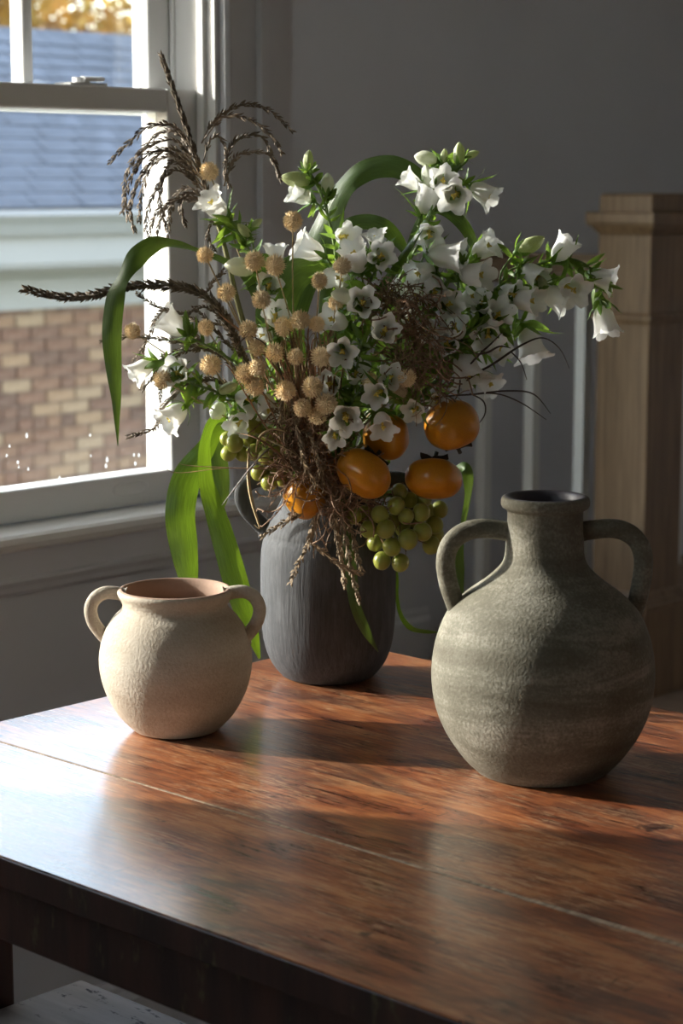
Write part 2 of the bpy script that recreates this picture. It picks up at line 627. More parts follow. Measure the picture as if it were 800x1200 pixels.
c.frustum((NX, NY), NH + 0.001, NH + 0.016, 1.215, 1.236)
c.frustum((NX, NY), NH + 0.022, NH + 0.026, 1.236, 1.244)
c.frustum((NX, NY), NH + 0.026, NH + 0.026, 1.244, 1.272)
c.build('cap_moulding', M['oak'], nw, bevel=0.003)
c = MB()
c.frustum((NX, NY), NH + 0.0, NH + 0.0, 1.272, 1.314)
c.frustum((NX, NY), NH + 0.0, NH - 0.006, 1.314, 1.320)
c.build('cap_block', M['oak'], nw, bevel=0.002)

rail_prof = [(-0.03, 1.075), (-0.03, 1.10), (-0.024, 1.112), (-0.033, 1.128), (-0.033, 1.142), (-0.018, 1.158), (0.018, 1.158), (0.033, 1.142), (0.033, 1.128), (0.024, 1.112), (0.03, 1.10), (0.03, 1.075)]
hr = MB().prism_y([(NX + p[0], p[1]) for p in rail_prof], NY + NH + 0.001, 3.79)
tag(hr.build('handrail', M['oak_x'], origin=(NX, 3.5, 1.1)), 'brown oak handrail running level from newel post to the hall wall', 'handrail')
hr = MB().prism_x([(NY + p[0], p[1]) for p in rail_prof][::-1], NX + NH + 0.001, 5.85)
tag(hr.build('handrail', M['oak_x'], origin=(5.1, NY, 1.1)), 'brown oak handrail leaving the shaded face of newel post', 'handrail')
cb = MB().box((NX - 0.045, NY + NH + 0.02, 0), (NX + 0.045, 3.79, 0.10))
tag(cb.build('balustrade_curb', M['oak_x'], bevel=0.004, origin=(NX, 3.5, 0)), 'low brown oak curb under white balusters along the hall', 'curb')
cb = MB().box((NX + NH + 0.028, NY - 0.05, 0), (5.85, NY + 0.05, 0.32))
tag(cb.build('balustrade_curb', M['oak_x'], bevel=0.004, origin=(5.1, NY, 0)), 'tall brown oak stair curb beside shaded face of newel post', 'curb')
BP = [('white square baluster nearest to newel post under hall handrail', 3.329), ('second white square baluster from newel post under hall handrail', 3.501),
      ('third white square baluster from newel post under hall handrail', 3.672)]
bal_me = MB().frustum((0, 0), 0.0165, 0.0165, 0.10, 1.08).mesh('baluster', M['white_rail'])
for lb, yy in BP:
    o = link('baluster', bal_me, None, (NX, yy, 0))
    tag(o, lb, 'baluster', 'white stair balusters')
    b = o.modifiers.new('bevel', 'BEVEL'); b.width = 0.002; b.segments = 2
bal2 = MB().frustum((0, 0), 0.0165, 0.0165, 0.32, 1.08).mesh('baluster', M['white_rail'])
for i in range(3):
    o = link('baluster', bal2, None, (NX + NH + 0.09 + i * 0.13, NY, 0))
    tag(o, 'white square baluster %s on tall stair curb behind newel post' % ('nearest to the post', 'second from the post', 'third from the post')[i], 'baluster', 'balusters on stair curb')

# ------------------------------------------------------------------ outside: neighbour house, trees, lawn
def brick_mat():
    m, nt, b, out = new_mat('house_brick')
    oi = nd(nt, 'ShaderNodeObjectInfo')
    ge = nd(nt, 'ShaderNodeNewGeometry')
    s_ = math_n(nt, 'ADD', oi.outputs['Random'], ge.outputs['Random Per Island'])
    fr = math_n(nt, 'FRACT', s_)
    c = ramp(nt, [(0.0, (0.09, 0.034, 0.019)), (0.25, (0.165, 0.064, 0.031)), (0.45, (0.23, 0.113, 0.054)), (0.62, (0.15, 0.053, 0.027)), (0.8, (0.31, 0.18, 0.09)), (1.0, (0.35, 0.24, 0.14))], fr).outputs[0]
    n = noise(nt, coords(nt), 25, 3)
    c = mixc(nt, 0.25, c, ramp(nt, [(0.3, (0.1, 0.06, 0.05)), (0.7, (0.55, 0.42, 0.32))], n).outputs[0])
    nt.links.new(c, b.inputs['Base Color'])
    b.inputs['Roughness'].default_value = 0.85
    return m
M['brick'] = brick_mat()
M['mortar'] = simple('mortar', (0.19, 0.135, 0.105), 0.9, 0.1, 10)
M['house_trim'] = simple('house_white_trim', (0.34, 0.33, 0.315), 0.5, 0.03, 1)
M['shingle'] = simple('slate_blue_shingle', (0.115, 0.127, 0.155), 0.65, 0.35, 6, (1, 3, 3), bmp=0.3, bscale=40)
HY = 9.5
house = thing('brick_house', (7.5, HY, -3), 'tan and red brick house with white eave and blue-grey shingle roof outside window', 'house')
MB().box((-2, HY + 0.012, -3), (15, HY + 3, 0.9)).build('wall', M['mortar'], house)
CH, BLN = 0.075, 0.215
bm_ = MB().box((0, 0, 0), (0.2, 0.03, 0.064)).mesh('brick', M['brick'])
R3 = random.Random(21)
rest = MB()
nb = 0
row = 0
z = -3.0
while z < 0.64:
    x = -2 + (0.107 if row % 2 else 0)
    while x < 14.8:
        hdr = R3.random() < 0.12
        if 6.75 < x < 8.35 and -0.5 < z < 0.66:
            link('brick', bm_, house, (x, HY - R3.random() * 0.006, z), scale=(0.48 if hdr else 1, 1, 1))
            if hdr:
                link('brick', bm_, house, (x + 0.107, HY - R3.random() * 0.006, z), scale=(0.48, 1, 1))
        else:
            rest.box((x, HY, z), (x + 0.2, HY + 0.03, z + 0.064))
        x += BLN
    z += CH
    row += 1
o = rest.build('brickwork', M['brick'], house)
o['kind'] = 'stuff'
# eave: frieze, soffit, fascia, gutter
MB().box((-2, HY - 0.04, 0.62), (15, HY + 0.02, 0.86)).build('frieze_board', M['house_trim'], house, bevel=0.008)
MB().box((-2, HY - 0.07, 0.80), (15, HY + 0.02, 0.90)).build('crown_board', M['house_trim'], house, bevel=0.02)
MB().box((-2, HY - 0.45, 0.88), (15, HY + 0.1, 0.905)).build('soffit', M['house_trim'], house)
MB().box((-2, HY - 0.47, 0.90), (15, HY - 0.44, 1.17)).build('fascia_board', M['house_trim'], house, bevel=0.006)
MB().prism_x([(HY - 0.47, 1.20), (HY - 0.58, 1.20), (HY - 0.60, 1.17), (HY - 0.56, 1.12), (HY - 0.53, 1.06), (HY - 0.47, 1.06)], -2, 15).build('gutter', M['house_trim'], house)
ds = MB().box((8.42, HY - 0.09, -3), (8.51, HY - 0.01, 0.8))
ds.build('downspout', M['house_trim'], house, bevel=0.01)
# shingle courses climbing at 33 degrees
ang = math.radians(33)
ca, sa = math.cos(ang), math.sin(ang)
ex = 0.14
base = Vector((0, HY - 0.56, 1.215))
me_c = None
ridge_n = 14
for k in range(ridge_n):
    if me_c is None:
        c = MB()
        vx = []
        x = -2.0
        Rr = random.Random(3)
        while x < 15:
            wd = 0.22 + Rr.random() * 0.12
            t = 0.006 + Rr.random() * 0.008
            p0 = Vector((x, 0, 0)); l = Vector((0, ca, sa)); nn = Vector((0, -sa, ca))
            q = [p0 - l * Rr.random() * 0.012, p0 + l * 0.2]
            vs_ = []
            for xx in (x, x + wd - 0.008):
                for s_, h in ((0, 0), (0, t), (1, t * 0.2 - 0.004), (1, -0.01)):
                    pp = q[s_] + nn * h
                    vs_.append((xx, pp.y, pp.z))
            c.add(vs_, [(0, 1, 2, 3), (7, 6, 5, 4), (0, 4, 5, 1), (1, 5, 6, 2), (2, 6, 7, 3), (3, 7, 4, 0)])
            x += wd
        me_c = c.mesh('shingle_course', M['shingle'])
    o = link('shingle_course', me_c, house, (((k * 37) % 11) * 0.023, base.y + ca * ex * k, base.z + sa * ex * k))
    o['kind'] = 'stuff'
deck_l = ridge_n * ex + 0.06
MB().add([(-2, base.y + 0.01, base.z - 0.02), (15, base.y + 0.01, base.z - 0.02), (15, base.y + ca * deck_l, base.z + sa * deck_l - 0.02), (-2, base.y + ca * deck_l, base.z + sa * deck_l - 0.02),
          (15, base.y + 2 * ca * deck_l, base.z - 0.02), (-2, base.y + 2 * ca * deck_l, base.z - 0.02)], [(0, 1, 2, 3), (3, 2, 4, 5)]).build('roof_deck', M['shingle'], house)

lawn = MB().box((-40, 2.6, -3.2), (60, 80, -3.0))
struct(lawn.build('ground_lawn', simple('lawn', (0.12, 0.16, 0.05), 0.9, 0.3, 2)))
def leaf_mat_autumn(name, cols):
    m, nt, b, out = new_mat(name)
    ge = nd(nt, 'ShaderNodeNewGeometry')
    c = ramp(nt, [(i / (len(cols) - 1), k) for i, k in enumerate(cols)], ge.outputs['Random Per Island']).outputs[0]
    nt.links.new(c, b.inputs['Base Color'])
    b.inputs['Roughness'].default_value = 0.6
    t = nd(nt, 'ShaderNodeBsdfTranslucent')
    nt.links.new(c, t.inputs[0])
    mx = nd(nt, 'ShaderNodeMixShader')
    mx.inputs[0].default_value = 0.5
    nt.links.new(b.outputs[0], mx.inputs[1])
    nt.links.new(t.outputs[0], mx.inputs[2])
    nt.links.new(mx.outputs[0], out.inputs[0])
    return m
bark = simple('bark', (0.12, 0.085, 0.06), 0.9, 0.3, 20)
def tree(loc, h, rx, rz, mat, label, seed):
    Rt = random.Random(seed)
    t = thing('autumn_tree', loc, label, 'tree')
    L = Vector(loc)
    tr = MB().tube([L, L + Vector((0.1, 0, h * 0.4)), L + Vector((0, 0.1, h * 0.8))], [0.22, 0.16, 0.05], 8)
    for k in range(9):
        a = Rt.random() * 6.28
        z0 = h * (0.35 + 0.05 * k)
        p = L + Vector((0.05, 0.05, z0))
        q = p + Vector((math.cos(a) * rx * 0.7, math.sin(a) * rx * 0.7, 0.9))
        tr.tube([p, p.lerp(q, 0.5) + Vector((0, 0, 0.15)), q], [0.07, 0.045, 0.015], 6)
    tr.build('trunk', bark, t, smooth=True)
    c = MB()
    for k in range(13000):
        while True:
            d = Vector((Rt.uniform(-1, 1), Rt.uniform(-1, 1), Rt.uniform(-1, 1)))
            if d.length < 1:
                break
        d = d * (0.55 + 0.45 * Rt.random()) if d.length > 0.4 else d * 1.6
        wob = 1 + 0.18 * math.sin(d.x * 9 + seed) * math.sin(d.y * 8) + 0.15 * math.sin(d.z * 10)
        p = L + Vector((d.x * rx * wob, d.y * rx * wob, h * 0.68 + d.z * rz * wob))
        u = Vector((Rt.gauss(0, 1), Rt.gauss(0, 1), Rt.gauss(0, 1))).normalized()
        v = u.cross(Vector((Rt.gauss(0, 1), Rt.gauss(0, 1), Rt.gauss(0, 1)))).normalized()
        s_ = 0.09 + Rt.random() * 0.08
        c.add([p - u * s_, p + v * s_ * 0.6, p + u * s_, p - v * s_ * 0.6], [(0, 1, 2, 3)])
    o = c.build('crown', mat, t)
    o['kind'] = 'stuff'
    return t
gold = leaf_mat_autumn('gold_leaves', [(0.26, 0.12, 0.02), (0.36, 0.2, 0.04), (0.42, 0.29, 0.08), (0.24, 0.11, 0.03)])
rust = leaf_mat_autumn('rust_leaves', [(0.25, 0.11, 0.04), (0.35, 0.18, 0.06), (0.4, 0.25, 0.11), (0.2, 0.09, 0.04)])
tree((14.5, 21.0, -3), 7.6, 3.0, 2.7, gold, 'bright golden autumn tree beyond the neighbouring roof', 1)
tree((22.2, 22.0, -3), 7.6, 2.6, 2.6, rust, 'rust-orange autumn tree beyond the neighbouring roof', 2)
tree((24.5, 30.5, -3), 8.2, 3.4, 2.9, gold, 'tall golden autumn tree behind the rust-orange tree', 3)
# ------------------------------------------------------------------ table
def table_wood(name, flip=False):
    m, nt, b, out = new_mat(name)
    oi = nd(nt, 'ShaderNodeObjectInfo')
    tc = nd(nt, 'ShaderNodeTexCoord')
    off = nd(nt, 'ShaderNodeVectorMath', operation='MULTIPLY_ADD')
    off.inputs[1].default_value = (1, 1, 1)
    cmb = nd(nt, 'ShaderNodeCombineXYZ')
    k = math_n(nt, 'MULTIPLY', oi.outputs['Random'], 7.0)
    nt.links.new(k, cmb.inputs[1])
    nt.links.new(tc.outputs['Object'], off.inputs[0])
    nt.links.new(cmb.outputs[0], off.inputs[2])
    def mp(s_):
        n = nd(nt, 'ShaderNodeMapping')
        n.inputs['Scale'].default_value = s_
        nt.links.new(off.outputs[0], n.inputs[0])
        return n.outputs[0]
    big = noise(nt, mp((14, 4, 3)), 1.6, 6, 0.68, 0.9)
    grain = noise(nt, mp((240, 14, 30)), 1.0, 8, 0.72, 0.6)
    fine = noise(nt, mp((520, 22, 60)), 1.0, 4, 0.6)
    s1 = math_n(nt, 'MULTIPLY_ADD', grain, 0.5)
    nt.links.new(math_n(nt, 'MULTIPLY', big, 0.6), s1.node.inputs[2])
    col = ramp(nt, [(0.40, (0.045, 0.015, 0.010)), (0.47, (0.15, 0.042, 0.019)), (0.535, (0.31, 0.092, 0.034)), (0.60, (0.46, 0.16, 0.056)), (0.70, (0.60, 0.29, 0.125))], s1).outputs[0]
    pores = ramp(nt, [(0.36, (1, 1, 1)), (0.44, (0, 0, 0))], fine).outputs[0]
    col = mixc(nt, math_n(nt, 'MULTIPLY', pores, 0.55), col, (0.035, 0.014, 0.01))
    gp = noise(nt, mp((12, 3.5, 4)), 1.3, 5, 0.65, 0.8)
    col = mixc(nt, math_n(nt, 'MULTIPLY', ramp(nt, [(0.47, (0, 0, 0)), (0.64, (1, 1, 1))], gp).outputs[0], 0.7), col, (0.075, 0.042, 0.034))
    # worn pale scratches along and across the grain
    sc1 = noise(nt, mp((300, 20, 20)), 1.3, 6, 0.72, 1.2)
    msk = noise(nt, mp((7, 5, 4)), 1.4, 4, 0.6)
    sc = math_n(nt, 'MULTIPLY', ramp(nt, [(0.53, (0, 0, 0)), (0.59, (1, 1, 1))], sc1).outputs[0], ramp(nt, [(0.43, (0, 0, 0)), (0.56, (1, 1, 1))], msk).outputs[0])
    col = mixc(nt, math_n(nt, 'MULTIPLY', sc, 0.85), col, (0.62, 0.38, 0.21))
    sc2 = noise(nt, mp((26, 190, 20)), 1.2, 5, 0.7, 1.4)
    scb = math_n(nt, 'MULTIPLY', ramp(nt, [(0.59, (0, 0, 0)), (0.65, (1, 1, 1))], sc2).outputs[0], ramp(nt, [(0.5, (0, 0, 0)), (0.62, (1, 1, 1))], msk).outputs[0])
    col = mixc(nt, math_n(nt, 'MULTIPLY', scb, 0.6), col, (0.58, 0.36, 0.2))
    # dark knots, gouges and cross cuts
    kn = noise(nt, mp((14, 7, 5)), 2.1, 5, 0.65, 0.6)
    kd = ramp(nt, [(0.64, (0, 0, 0)), (0.70, (1, 1, 1))], kn).outputs[0]
    col = mixc(nt, math_n(nt, 'MULTIPLY', kd, 0.85), col, (0.022, 0.011, 0.01))
    ck = noise(nt, mp((40, 130, 5)), 1.0, 4, 0.7, 0.5)
    cd_ = math_n(nt, 'MULTIPLY', ramp(nt, [(0.63, (0, 0, 0)), (0.66, (1, 1, 1))], ck).outputs[0], ramp(nt, [(0.56, (0, 0, 0)), (0.62, (1, 1, 1))], noise(nt, mp((6, 6, 6)), 1.1, 2)).outputs[0])
    col = mixc(nt, math_n(nt, 'MULTIPLY', cd_, 0.9), col, (0.02, 0.012, 0.012))
    nt.links.new(col, b.inputs['Base Color'])
    rg = ramp(nt, [(0.3, (0.22,) * 3), (0.75, (0.38,) * 3)], s1).outputs[0]
    nt.links.new(rg, b.inputs['Roughness'])
    b.inputs['Specular IOR Level'].default_value = 0.6
    b.inputs['Coat Weight'].default_value = 1.0
    b.inputs['Coat Roughness'].default_value = 0.2
    h = math_n(nt, 'MULTIPLY_ADD', sc, 0.6)
    nt.links.new(math_n(nt, 'ADD', grain, fine), h.node.inputs[2])
    bump(nt, b, h, 0.16, 0.001)
    return m
def apron_wood():
    m, nt, b, out = new_mat('dark_flaked_apron')
    v = coords(nt, (30, 30, 5))
    n = noise(nt, v, 1.0, 5)
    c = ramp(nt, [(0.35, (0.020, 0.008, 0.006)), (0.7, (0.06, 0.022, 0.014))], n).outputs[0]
    f = noise(nt, coords(nt, (60, 60, 20)), 1.0, 4, 0.65)
    c = mixc(nt, ramp(nt, [(0.6, (0, 0, 0)), (0.68, (1, 1, 1))], f).outputs[0], c, (0.075, 0.065, 0.03))
    nt.links.new(c, b.inputs['Base Color'])
    b.inputs['Roughness'].default_value = 0.45
    bump(nt, b, f, 0.3, 0.002)
    return m
WOOD = table_wood('worn_red_plank')
APR = apron_wood()
PALE = simple('pale_seam_filler', (0.34, 0.25, 0.165), 0.6, 0.5, 30, (1, 6, 1))
TZ = 0.75
TX0, TX1, TY0, TY1 = 1.085, 1.933, -0.15, 1.823
table = thing('dining_table', (1.51, 0.85, 0), 'worn reddish-brown plank table that carries the three vessels', 'table')
xs = [TX0 + 0.003, 1.205, 1.3205, 1.3245, 1.475, 1.63, 1.785, TX1]
for a, b_ in zip(xs, xs[1:]):
    if b_ - a < 0.01:
        continue
    MB().box((a + 0.00005, TY0, TZ - 0.028), (b_ - 0.00005, TY1, TZ)).build('plank', WOOD, table)
fl_ = []
for yy_, hw in ((TY0 + 0.004, 0.0052), (0.7, 0.0046), (0.95, 0.0034), (1.25, 0.0018), (1.5, 0.0012), (TY1 - 0.003, 0.001)):
    fl_ += [(1.3225 - hw, yy_, TZ - 0.02), (1.3225 + hw, yy_, TZ - 0.02), (1.3225 + hw, yy_, TZ + 0.0003), (1.3225 - hw, yy_, TZ + 0.0003)]
MB().add(fl_, [(i * 4 + j, i * 4 + (j + 1) % 4, i * 4 + 4 + (j + 1) % 4, i * 4 + 4 + j) for i in range(5) for j in range(4)] + [(3, 2, 1, 0), (20, 21, 22, 23)]).build('seam_filler', PALE, table)
MB().box((TX0, TY0, TZ - 0.028), (TX0 + 0.003, TY1, TZ - 0.0012)).build('edge_shade_strip', APR, table, bevel=0.001)  # dark strip laid over the front edge, shade put in as colour
i0, i1 = 0.012, 0.04
za, zb = TZ - 0.088, TZ - 0.028
MB().box((TX0 + i0, TY0 + i0, za), (TX0 + i1, TY1 - i0, zb)).build('apron', APR, table, bevel=0.004)
MB().box((TX1 - i1, TY0 + i0, za), (TX1 - i0, TY1 - i0, zb)).build('apron', APR, table, bevel=0.004)
MB().box((TX0 + i1, TY0 + i0, za), (TX1 - i1, TY0 + i1, zb)).build('apron', APR, table, bevel=0.004)
MB().box((TX0 + i1, TY1 - i1, za), (TX1 - i1, TY1 - i0, zb)).build('apron', APR, table, bevel=0.004)
legm = simple('dark_red_leg', (0.07, 0.022, 0.014), 0.4, 0.3, 20, (3, 3, 0.4))
for lx in (1.25, 1.68):
    for ly in (TY0 + 0.02, 1.742):
        MB().frustum((lx + 0.045, ly + 0.029), 0.029, 0.029, 0.0, zb).build('leg', legm, table, bevel=0.004)
# bench tucked under the table
def bench_mat():
    m, nt, b, out = new_mat('whitewashed_board')
    v = coords(nt, (25, 3, 10))
    n = noise(nt, v, 1.5, 5)
    c = ramp(nt, [(0.3, (0.30, 0.27, 0.25)), (0.7, (0.52, 0.49, 0.47))], n).outputs[0]
    n2 = noise(nt, coords(nt, (60, 22, 10)), 1.2, 5, 0.7)
    c = mixc(nt, ramp(nt, [(0.60, (0, 0, 0)), (0.66, (1, 1, 1))], n2).outputs[0], c, (0.03, 0.025, 0.03))
    nt.links.new(c, b.inputs['Base Color'])
    b.inputs['Roughness'].default_value = 0.4
    bump(nt, b, n2, 0.2, 0.001)
    return m
BM_ = bench_mat()
bench = thing('bench', (1.26, 1.0, 0), 'low whitewashed plank bench tucked beneath the reddish table', 'bench')
for a, b_ in ((1.115, 1.262), (1.264, 1.409)):
    MB().box((a, 0.25, 0.435), (b_, 1.732, 0.46)).build('seat_plank', BM_, bench, bevel=0.002)
for by in (0.35, 1.55):
    MB().box((1.15, by, 0.0), (1.375, by + 0.04, 0.435)).build('leg_panel', APR, bench, bevel=0.003)
MB().box((1.25, 0.39, 0.25), (1.275, 1.55, 0.31)).build('stretcher', APR, bench, bevel=0.003)

# ------------------------------------------------------------------ vessels
def clay(name, cols, streak=(3, 3, 14), rough=0.75, inner=None, bmp=0.35, bsc=420, vert=False, hl=None):
    m, nt, b, out = new_mat(name)
    n1 = noise(nt, coords(nt, streak), 2.2, 5, 0.6, 0.6)
    n2 = noise(nt, coords(nt), 14, 4, 0.6)
    s_ = math_n(nt, 'MULTIPLY_ADD', n2, 0.4)
    nt.links.new(math_n(nt, 'MULTIPLY', n1, 0.7), s_.node.inputs[2])
    sp = noise(nt, coords(nt, (1, 1, 0.25) if vert else (1, 1, 1)), 330, 2, 0.6)
    s2 = math_n(nt, 'MULTIPLY_ADD', sp, 0.30)
    nt.links.new(math_n(nt, 'SUBTRACT', s_, 0.15), s2.node.inputs[2])
    c = ramp(nt, [(0.40, cols[0]), (0.55, cols[1]), (0.70, cols[2])], s2).outputs[0]
    nt.links.new(c, b.inputs['Base Color'])
    b.inputs['Roughness'].default_value = rough
    b.inputs['Specular IOR Level'].default_value = 0.3
    if vert:
        g = noise(nt, coords(nt, (260, 260, 22)), 1.0, 4, 0.65)
    else:
        g = noise(nt, coords(nt, (1, 1, 1.0)), bsc, 3, 0.6)
        g2 = noise(nt, coords(nt, (6, 6, 90)), 1.2, 3, 0.5)
        gg = math_n(nt, 'MULTIPLY_ADD', g2, 0.5)
        nt.links.new(g, gg.node.inputs[2])
        g = gg
    bump(nt, b, g, bmp, 0.0018)
    return m

def vessel(name, cx, depth, prof_out, prof_in, handles, mo, mi, label, cat, y_base, hrad, inner_from):
    """profiles in photo units (half width, height) about the axis at cx"""
    base = at(cx, y_base, depth)
    axis = Vector((base.x, base.y, TZ))
    s = (axis - CAM).dot(FWD) / F
    def zz(y):
        return at(cx, y, depth).z - base.z + TZ
    root = thing(name, axis, label, cat)
    p = smooth_path([(r, y) for r, y in prof_out], 5)
    pts = [(max(0, r) * s, zz(y)) for r, y in p]
    q = smooth_path([(r, y) for r, y in prof_in], 5)
    pin = [(max(0, r) * s, zz(y)) for r, y in q]
    body = MB().lathe([(r, z - TZ) for r, z in pts], 96, axis).build('body', mo, root, smooth=True)
    MB().lathe([(r, z - TZ) for r, z in pin], 96, axis).build('interior', mi, root, smooth=True)
    for hp, fl_ in handles:
        path = smooth_path(hp, 6)
        P = [axis + RIGHT * (dx * s) + Vector((0, 0, zz(y) - TZ)) for dx, y in path]
        m_ = len(P)
        rads = [hrad * s * (1.35 if i < 2 or i > m_ - 3 else 1.0) for i in range(m_)]
        MB().tube(P, rads, 14, flat=fl_).build('handle', mo, root, smooth=True)
    return root, axis, s

cream = clay('cream_clay', ((0.39, 0.325, 0.25), (0.47, 0.41, 0.33), (0.55, 0.50, 0.42)), (3, 3, 10), 0.85, bmp=0.55, bsc=300)
cream_in = simple('pink_clay_inside', (0.36, 0.235, 0.17), 0.85, 0.1, 20, bmp=0.3, bscale=300)
vessel('squat_jar', 207, 2.216,
       [(0, 857), (30, 857), (46, 856), (54, 851), (68, 836), (81, 813), (88, 788), (88.5, 766), (82, 741), (72, 725), (64, 717), (61, 711), (62, 705), (65.5, 699), (66.5, 695), (65, 692)],
       [(65, 692), (62, 691), (59, 693.5), (57, 700), (57, 712), (66, 726), (78, 745), (84, 768), (83, 788), (76, 812), (62, 834), (40, 848), (0, 851)],
       [([(-58, 700), (-68, 697), (-82, 697), (-93, 704), (-98, 716), (-95, 731), (-87, 743), (-79, 752)], (1.0, 1.5)),
        ([(58, 699), (68, 696), (82, 696), (93, 703), (98, 716), (95, 730), (88, 741), (80, 750)], (1.0, 1.5))],
       cream, cream_in, 'squat cream clay jar with two loop handles and empty mouth', 'jar', 857, 5.2, 0)

jugm = clay('olive_stone_clay', ((0.10, 0.090, 0.064), (0.15, 0.139, 0.105), (0.29, 0.275, 0.225)), (2.2, 2.2, 13), 0.8, bmp=0.5, bsc=280)
jug_in = simple('dark_glaze_inside', (0.05, 0.045, 0.055), 0.45, 0.2, 20)
vessel('two_handled_jug', 634, 2.055,
       [(0, 896), (50, 896), (72, 895), (80, 890), (94, 876), (112, 850), (124, 822), (129, 792), (128.5, 765), (123, 738), (111, 710), (92, 690), (69, 673), (52, 657), (46, 644), (44.5, 625), (43.5, 605), (43.5, 592), (46, 589), (50, 586), (51, 581), (50, 576), (47.5, 574)],
       [(47.5, 574), (44, 573.5), (40.5, 576), (38, 584), (38, 600), (39, 625), (41, 645), (60, 672), (90, 698), (112, 725), (122, 760), (122, 795), (110, 840), (80, 878), (0, 888)],
       [([(-38, 617), (-52, 614), (-76, 612), (-96, 618), (-109, 631), (-114, 650), (-111, 674), (-104, 696), (-97, 712)], (1.0, 1.25)),
        ([(38, 617), (52, 614), (78, 612), (97, 618), (109, 631), (114, 650), (112, 676), (107, 700), (100, 716)], (1.0, 1.25))],
       jugm, jug_in, 'large olive-grey stoneware jug with narrow neck and two handles', 'jug', 896, 9.0, 0)

chm = clay('charcoal_clay', ((0.052, 0.055, 0.060), (0.068, 0.071, 0.078), (0.092, 0.097, 0.105)), (40, 40, 6), 0.75, bmp=0.6, vert=True)
char_in = simple('black_clay_inside', (0.015, 0.015, 0.016), 0.8, 0.1, 20)
VASE, VAX, VS = vessel('bouquet_vase', 384.5, 2.468,
       [(0, 790), (35, 790), (50, 789), (58, 783), (68, 769), (75, 748), (78, 720), (78.6, 690), (78.5, 660), (77.5, 642), (75.5, 631), (72.5, 624), (71, 617), (64, 602), (56, 588), (51, 575), (50, 564), (52, 557), (51, 554)],
       [(51, 554), (48, 554), (46, 560), (47, 576), (55, 598), (66, 620), (72, 650), (73, 700), (70, 750), (55, 776), (0, 782)],
       [([(-46, 566), (-62, 560), (-82, 560), (-95, 567), (-99, 580), (-94, 595), (-83, 608), (-71, 620)], (0.75, 1.9)),
        ([(46, 566), (62, 560), (82, 560), (95, 567), (99, 580), (94, 595), (83, 608), (71, 620)], (0.75, 1.9))],
       chm, char_in, 'charcoal clay vase with dark loop handles that holds the bouquet', 'vase', 790, 5.0, 0)
# ------------------------------------------------------------------ bouquet materials
D0 = 2.468
PX = 0.001037          # metres per photo unit at the bouquet
petal = simple('white_petal', (0.90, 0.90, 0.89), 0.55, 0.03, 40, trans=0.34, tcol=(0.90, 0.91, 0.87), spec=0.25)
bud_m = simple('pale_green_bud', (0.60, 0.66, 0.36), 0.5, 0.25, 60, (1, 1, 0.4), trans=0.25, tcol=(0.6, 0.68, 0.28), objvar=0.3)
budw_m = simple('white_bud', (0.78, 0.80, 0.68), 0.5, 0.1, 60, trans=0.3, tcol=(0.78, 0.82, 0.6))
pist_m = simple('yellow_pistil', (0.66, 0.52, 0.10), 0.6, 0.2, 100)
sepal_m = simple('green_sepal', (0.10, 0.20, 0.035), 0.5, 0.3, 60, trans=0.35, tcol=(0.22, 0.36, 0.04))
leaf_m = simple('bellflower_leaf', (0.11, 0.20, 0.04), 0.45, 0.35, 40, trans=0.4, tcol=(0.26, 0.40, 0.045), objvar=0.5)
stem_m = simple('green_stem', (0.14, 0.21, 0.06), 0.5, 0.3, 60)
globe_m = simple('straw_globe', (0.86, 0.70, 0.47), 0.8, 0.2, 300, objvar=0.35)
gstem_m = simple('straw_stem', (0.40, 0.31, 0.17), 0.7, 0.25, 100)
seed_m = simple('brown_seed', (0.15, 0.115, 0.08), 0.7, 0.55, 260, objvar=0.3)
seedl_m = simple('tan_seed', (0.27, 0.20, 0.125), 0.7, 0.5, 260, objvar=0.3)
straw_m = simple('red_brown_straw', (0.24, 0.125, 0.065), 0.65, 0.5, 120, objvar=0.6)
vine_m = simple('dark_tendril', (0.055, 0.038, 0.03), 0.6, 0.3, 80)
tangle_m = simple('dry_brown_tangle', (0.24, 0.15, 0.095), 0.75, 0.5, 200)
pers_m = None
def persimmon_mat():
    m, nt, b, out = new_mat('persimmon_skin')
    n = noise(nt, coords(nt, (1, 1, 0.5)), 45, 4, 0.6)
    oi = nd(nt, 'ShaderNodeObjectInfo')
    c = ramp(nt, [(0.3, (0.42, 0.15, 0.008)), (0.6, (0.52, 0.22, 0.012)), (0.85, (0.58, 0.29, 0.025))], n).outputs[0]
    sp = noise(nt, coords(nt), 260, 3, 0.6)
    c = mixc(nt, ramp(nt, [(0.70, (0, 0, 0)), (0.76, (1, 1, 1))], sp).outputs[0], c, (0.2, 0.07, 0.02))
    nt.links.new(c, b.inputs['Base Color'])
    b.inputs['Roughness'].default_value = 0.28
    b.inputs['Subsurface Weight'].default_value = 0.15
    b.inputs['Subsurface Radius'].default_value = (0.01, 0.004, 0.001)
    b.inputs['Subsurface Scale'].default_value = 0.5
    return m
pers_m = persimmon_mat()
calyx_m = simple('dark_dry_calyx', (0.035, 0.03, 0.018), 0.6, 0.4, 60)
def grape_mat():
    m, nt, b, out = new_mat('green_grape')
    n = noise(nt, coords(nt), 60, 3)
    c = ramp(nt, [(0.3, (0.20, 0.225, 0.04)), (0.7, (0.33, 0.34, 0.075))], n).outputs[0]
    nt.links.new(c, b.inputs['Base Color'])
    b.inputs['Roughness'].default_value = 0.3
    b.inputs['Subsurface Weight'].default_value = 0.45
    b.inputs['Subsurface Radius'].default_value = (0.008, 0.012, 0.002)
    b.inputs['Subsurface Scale'].default_value = 0.8
    return m
grape_m = grape_mat()
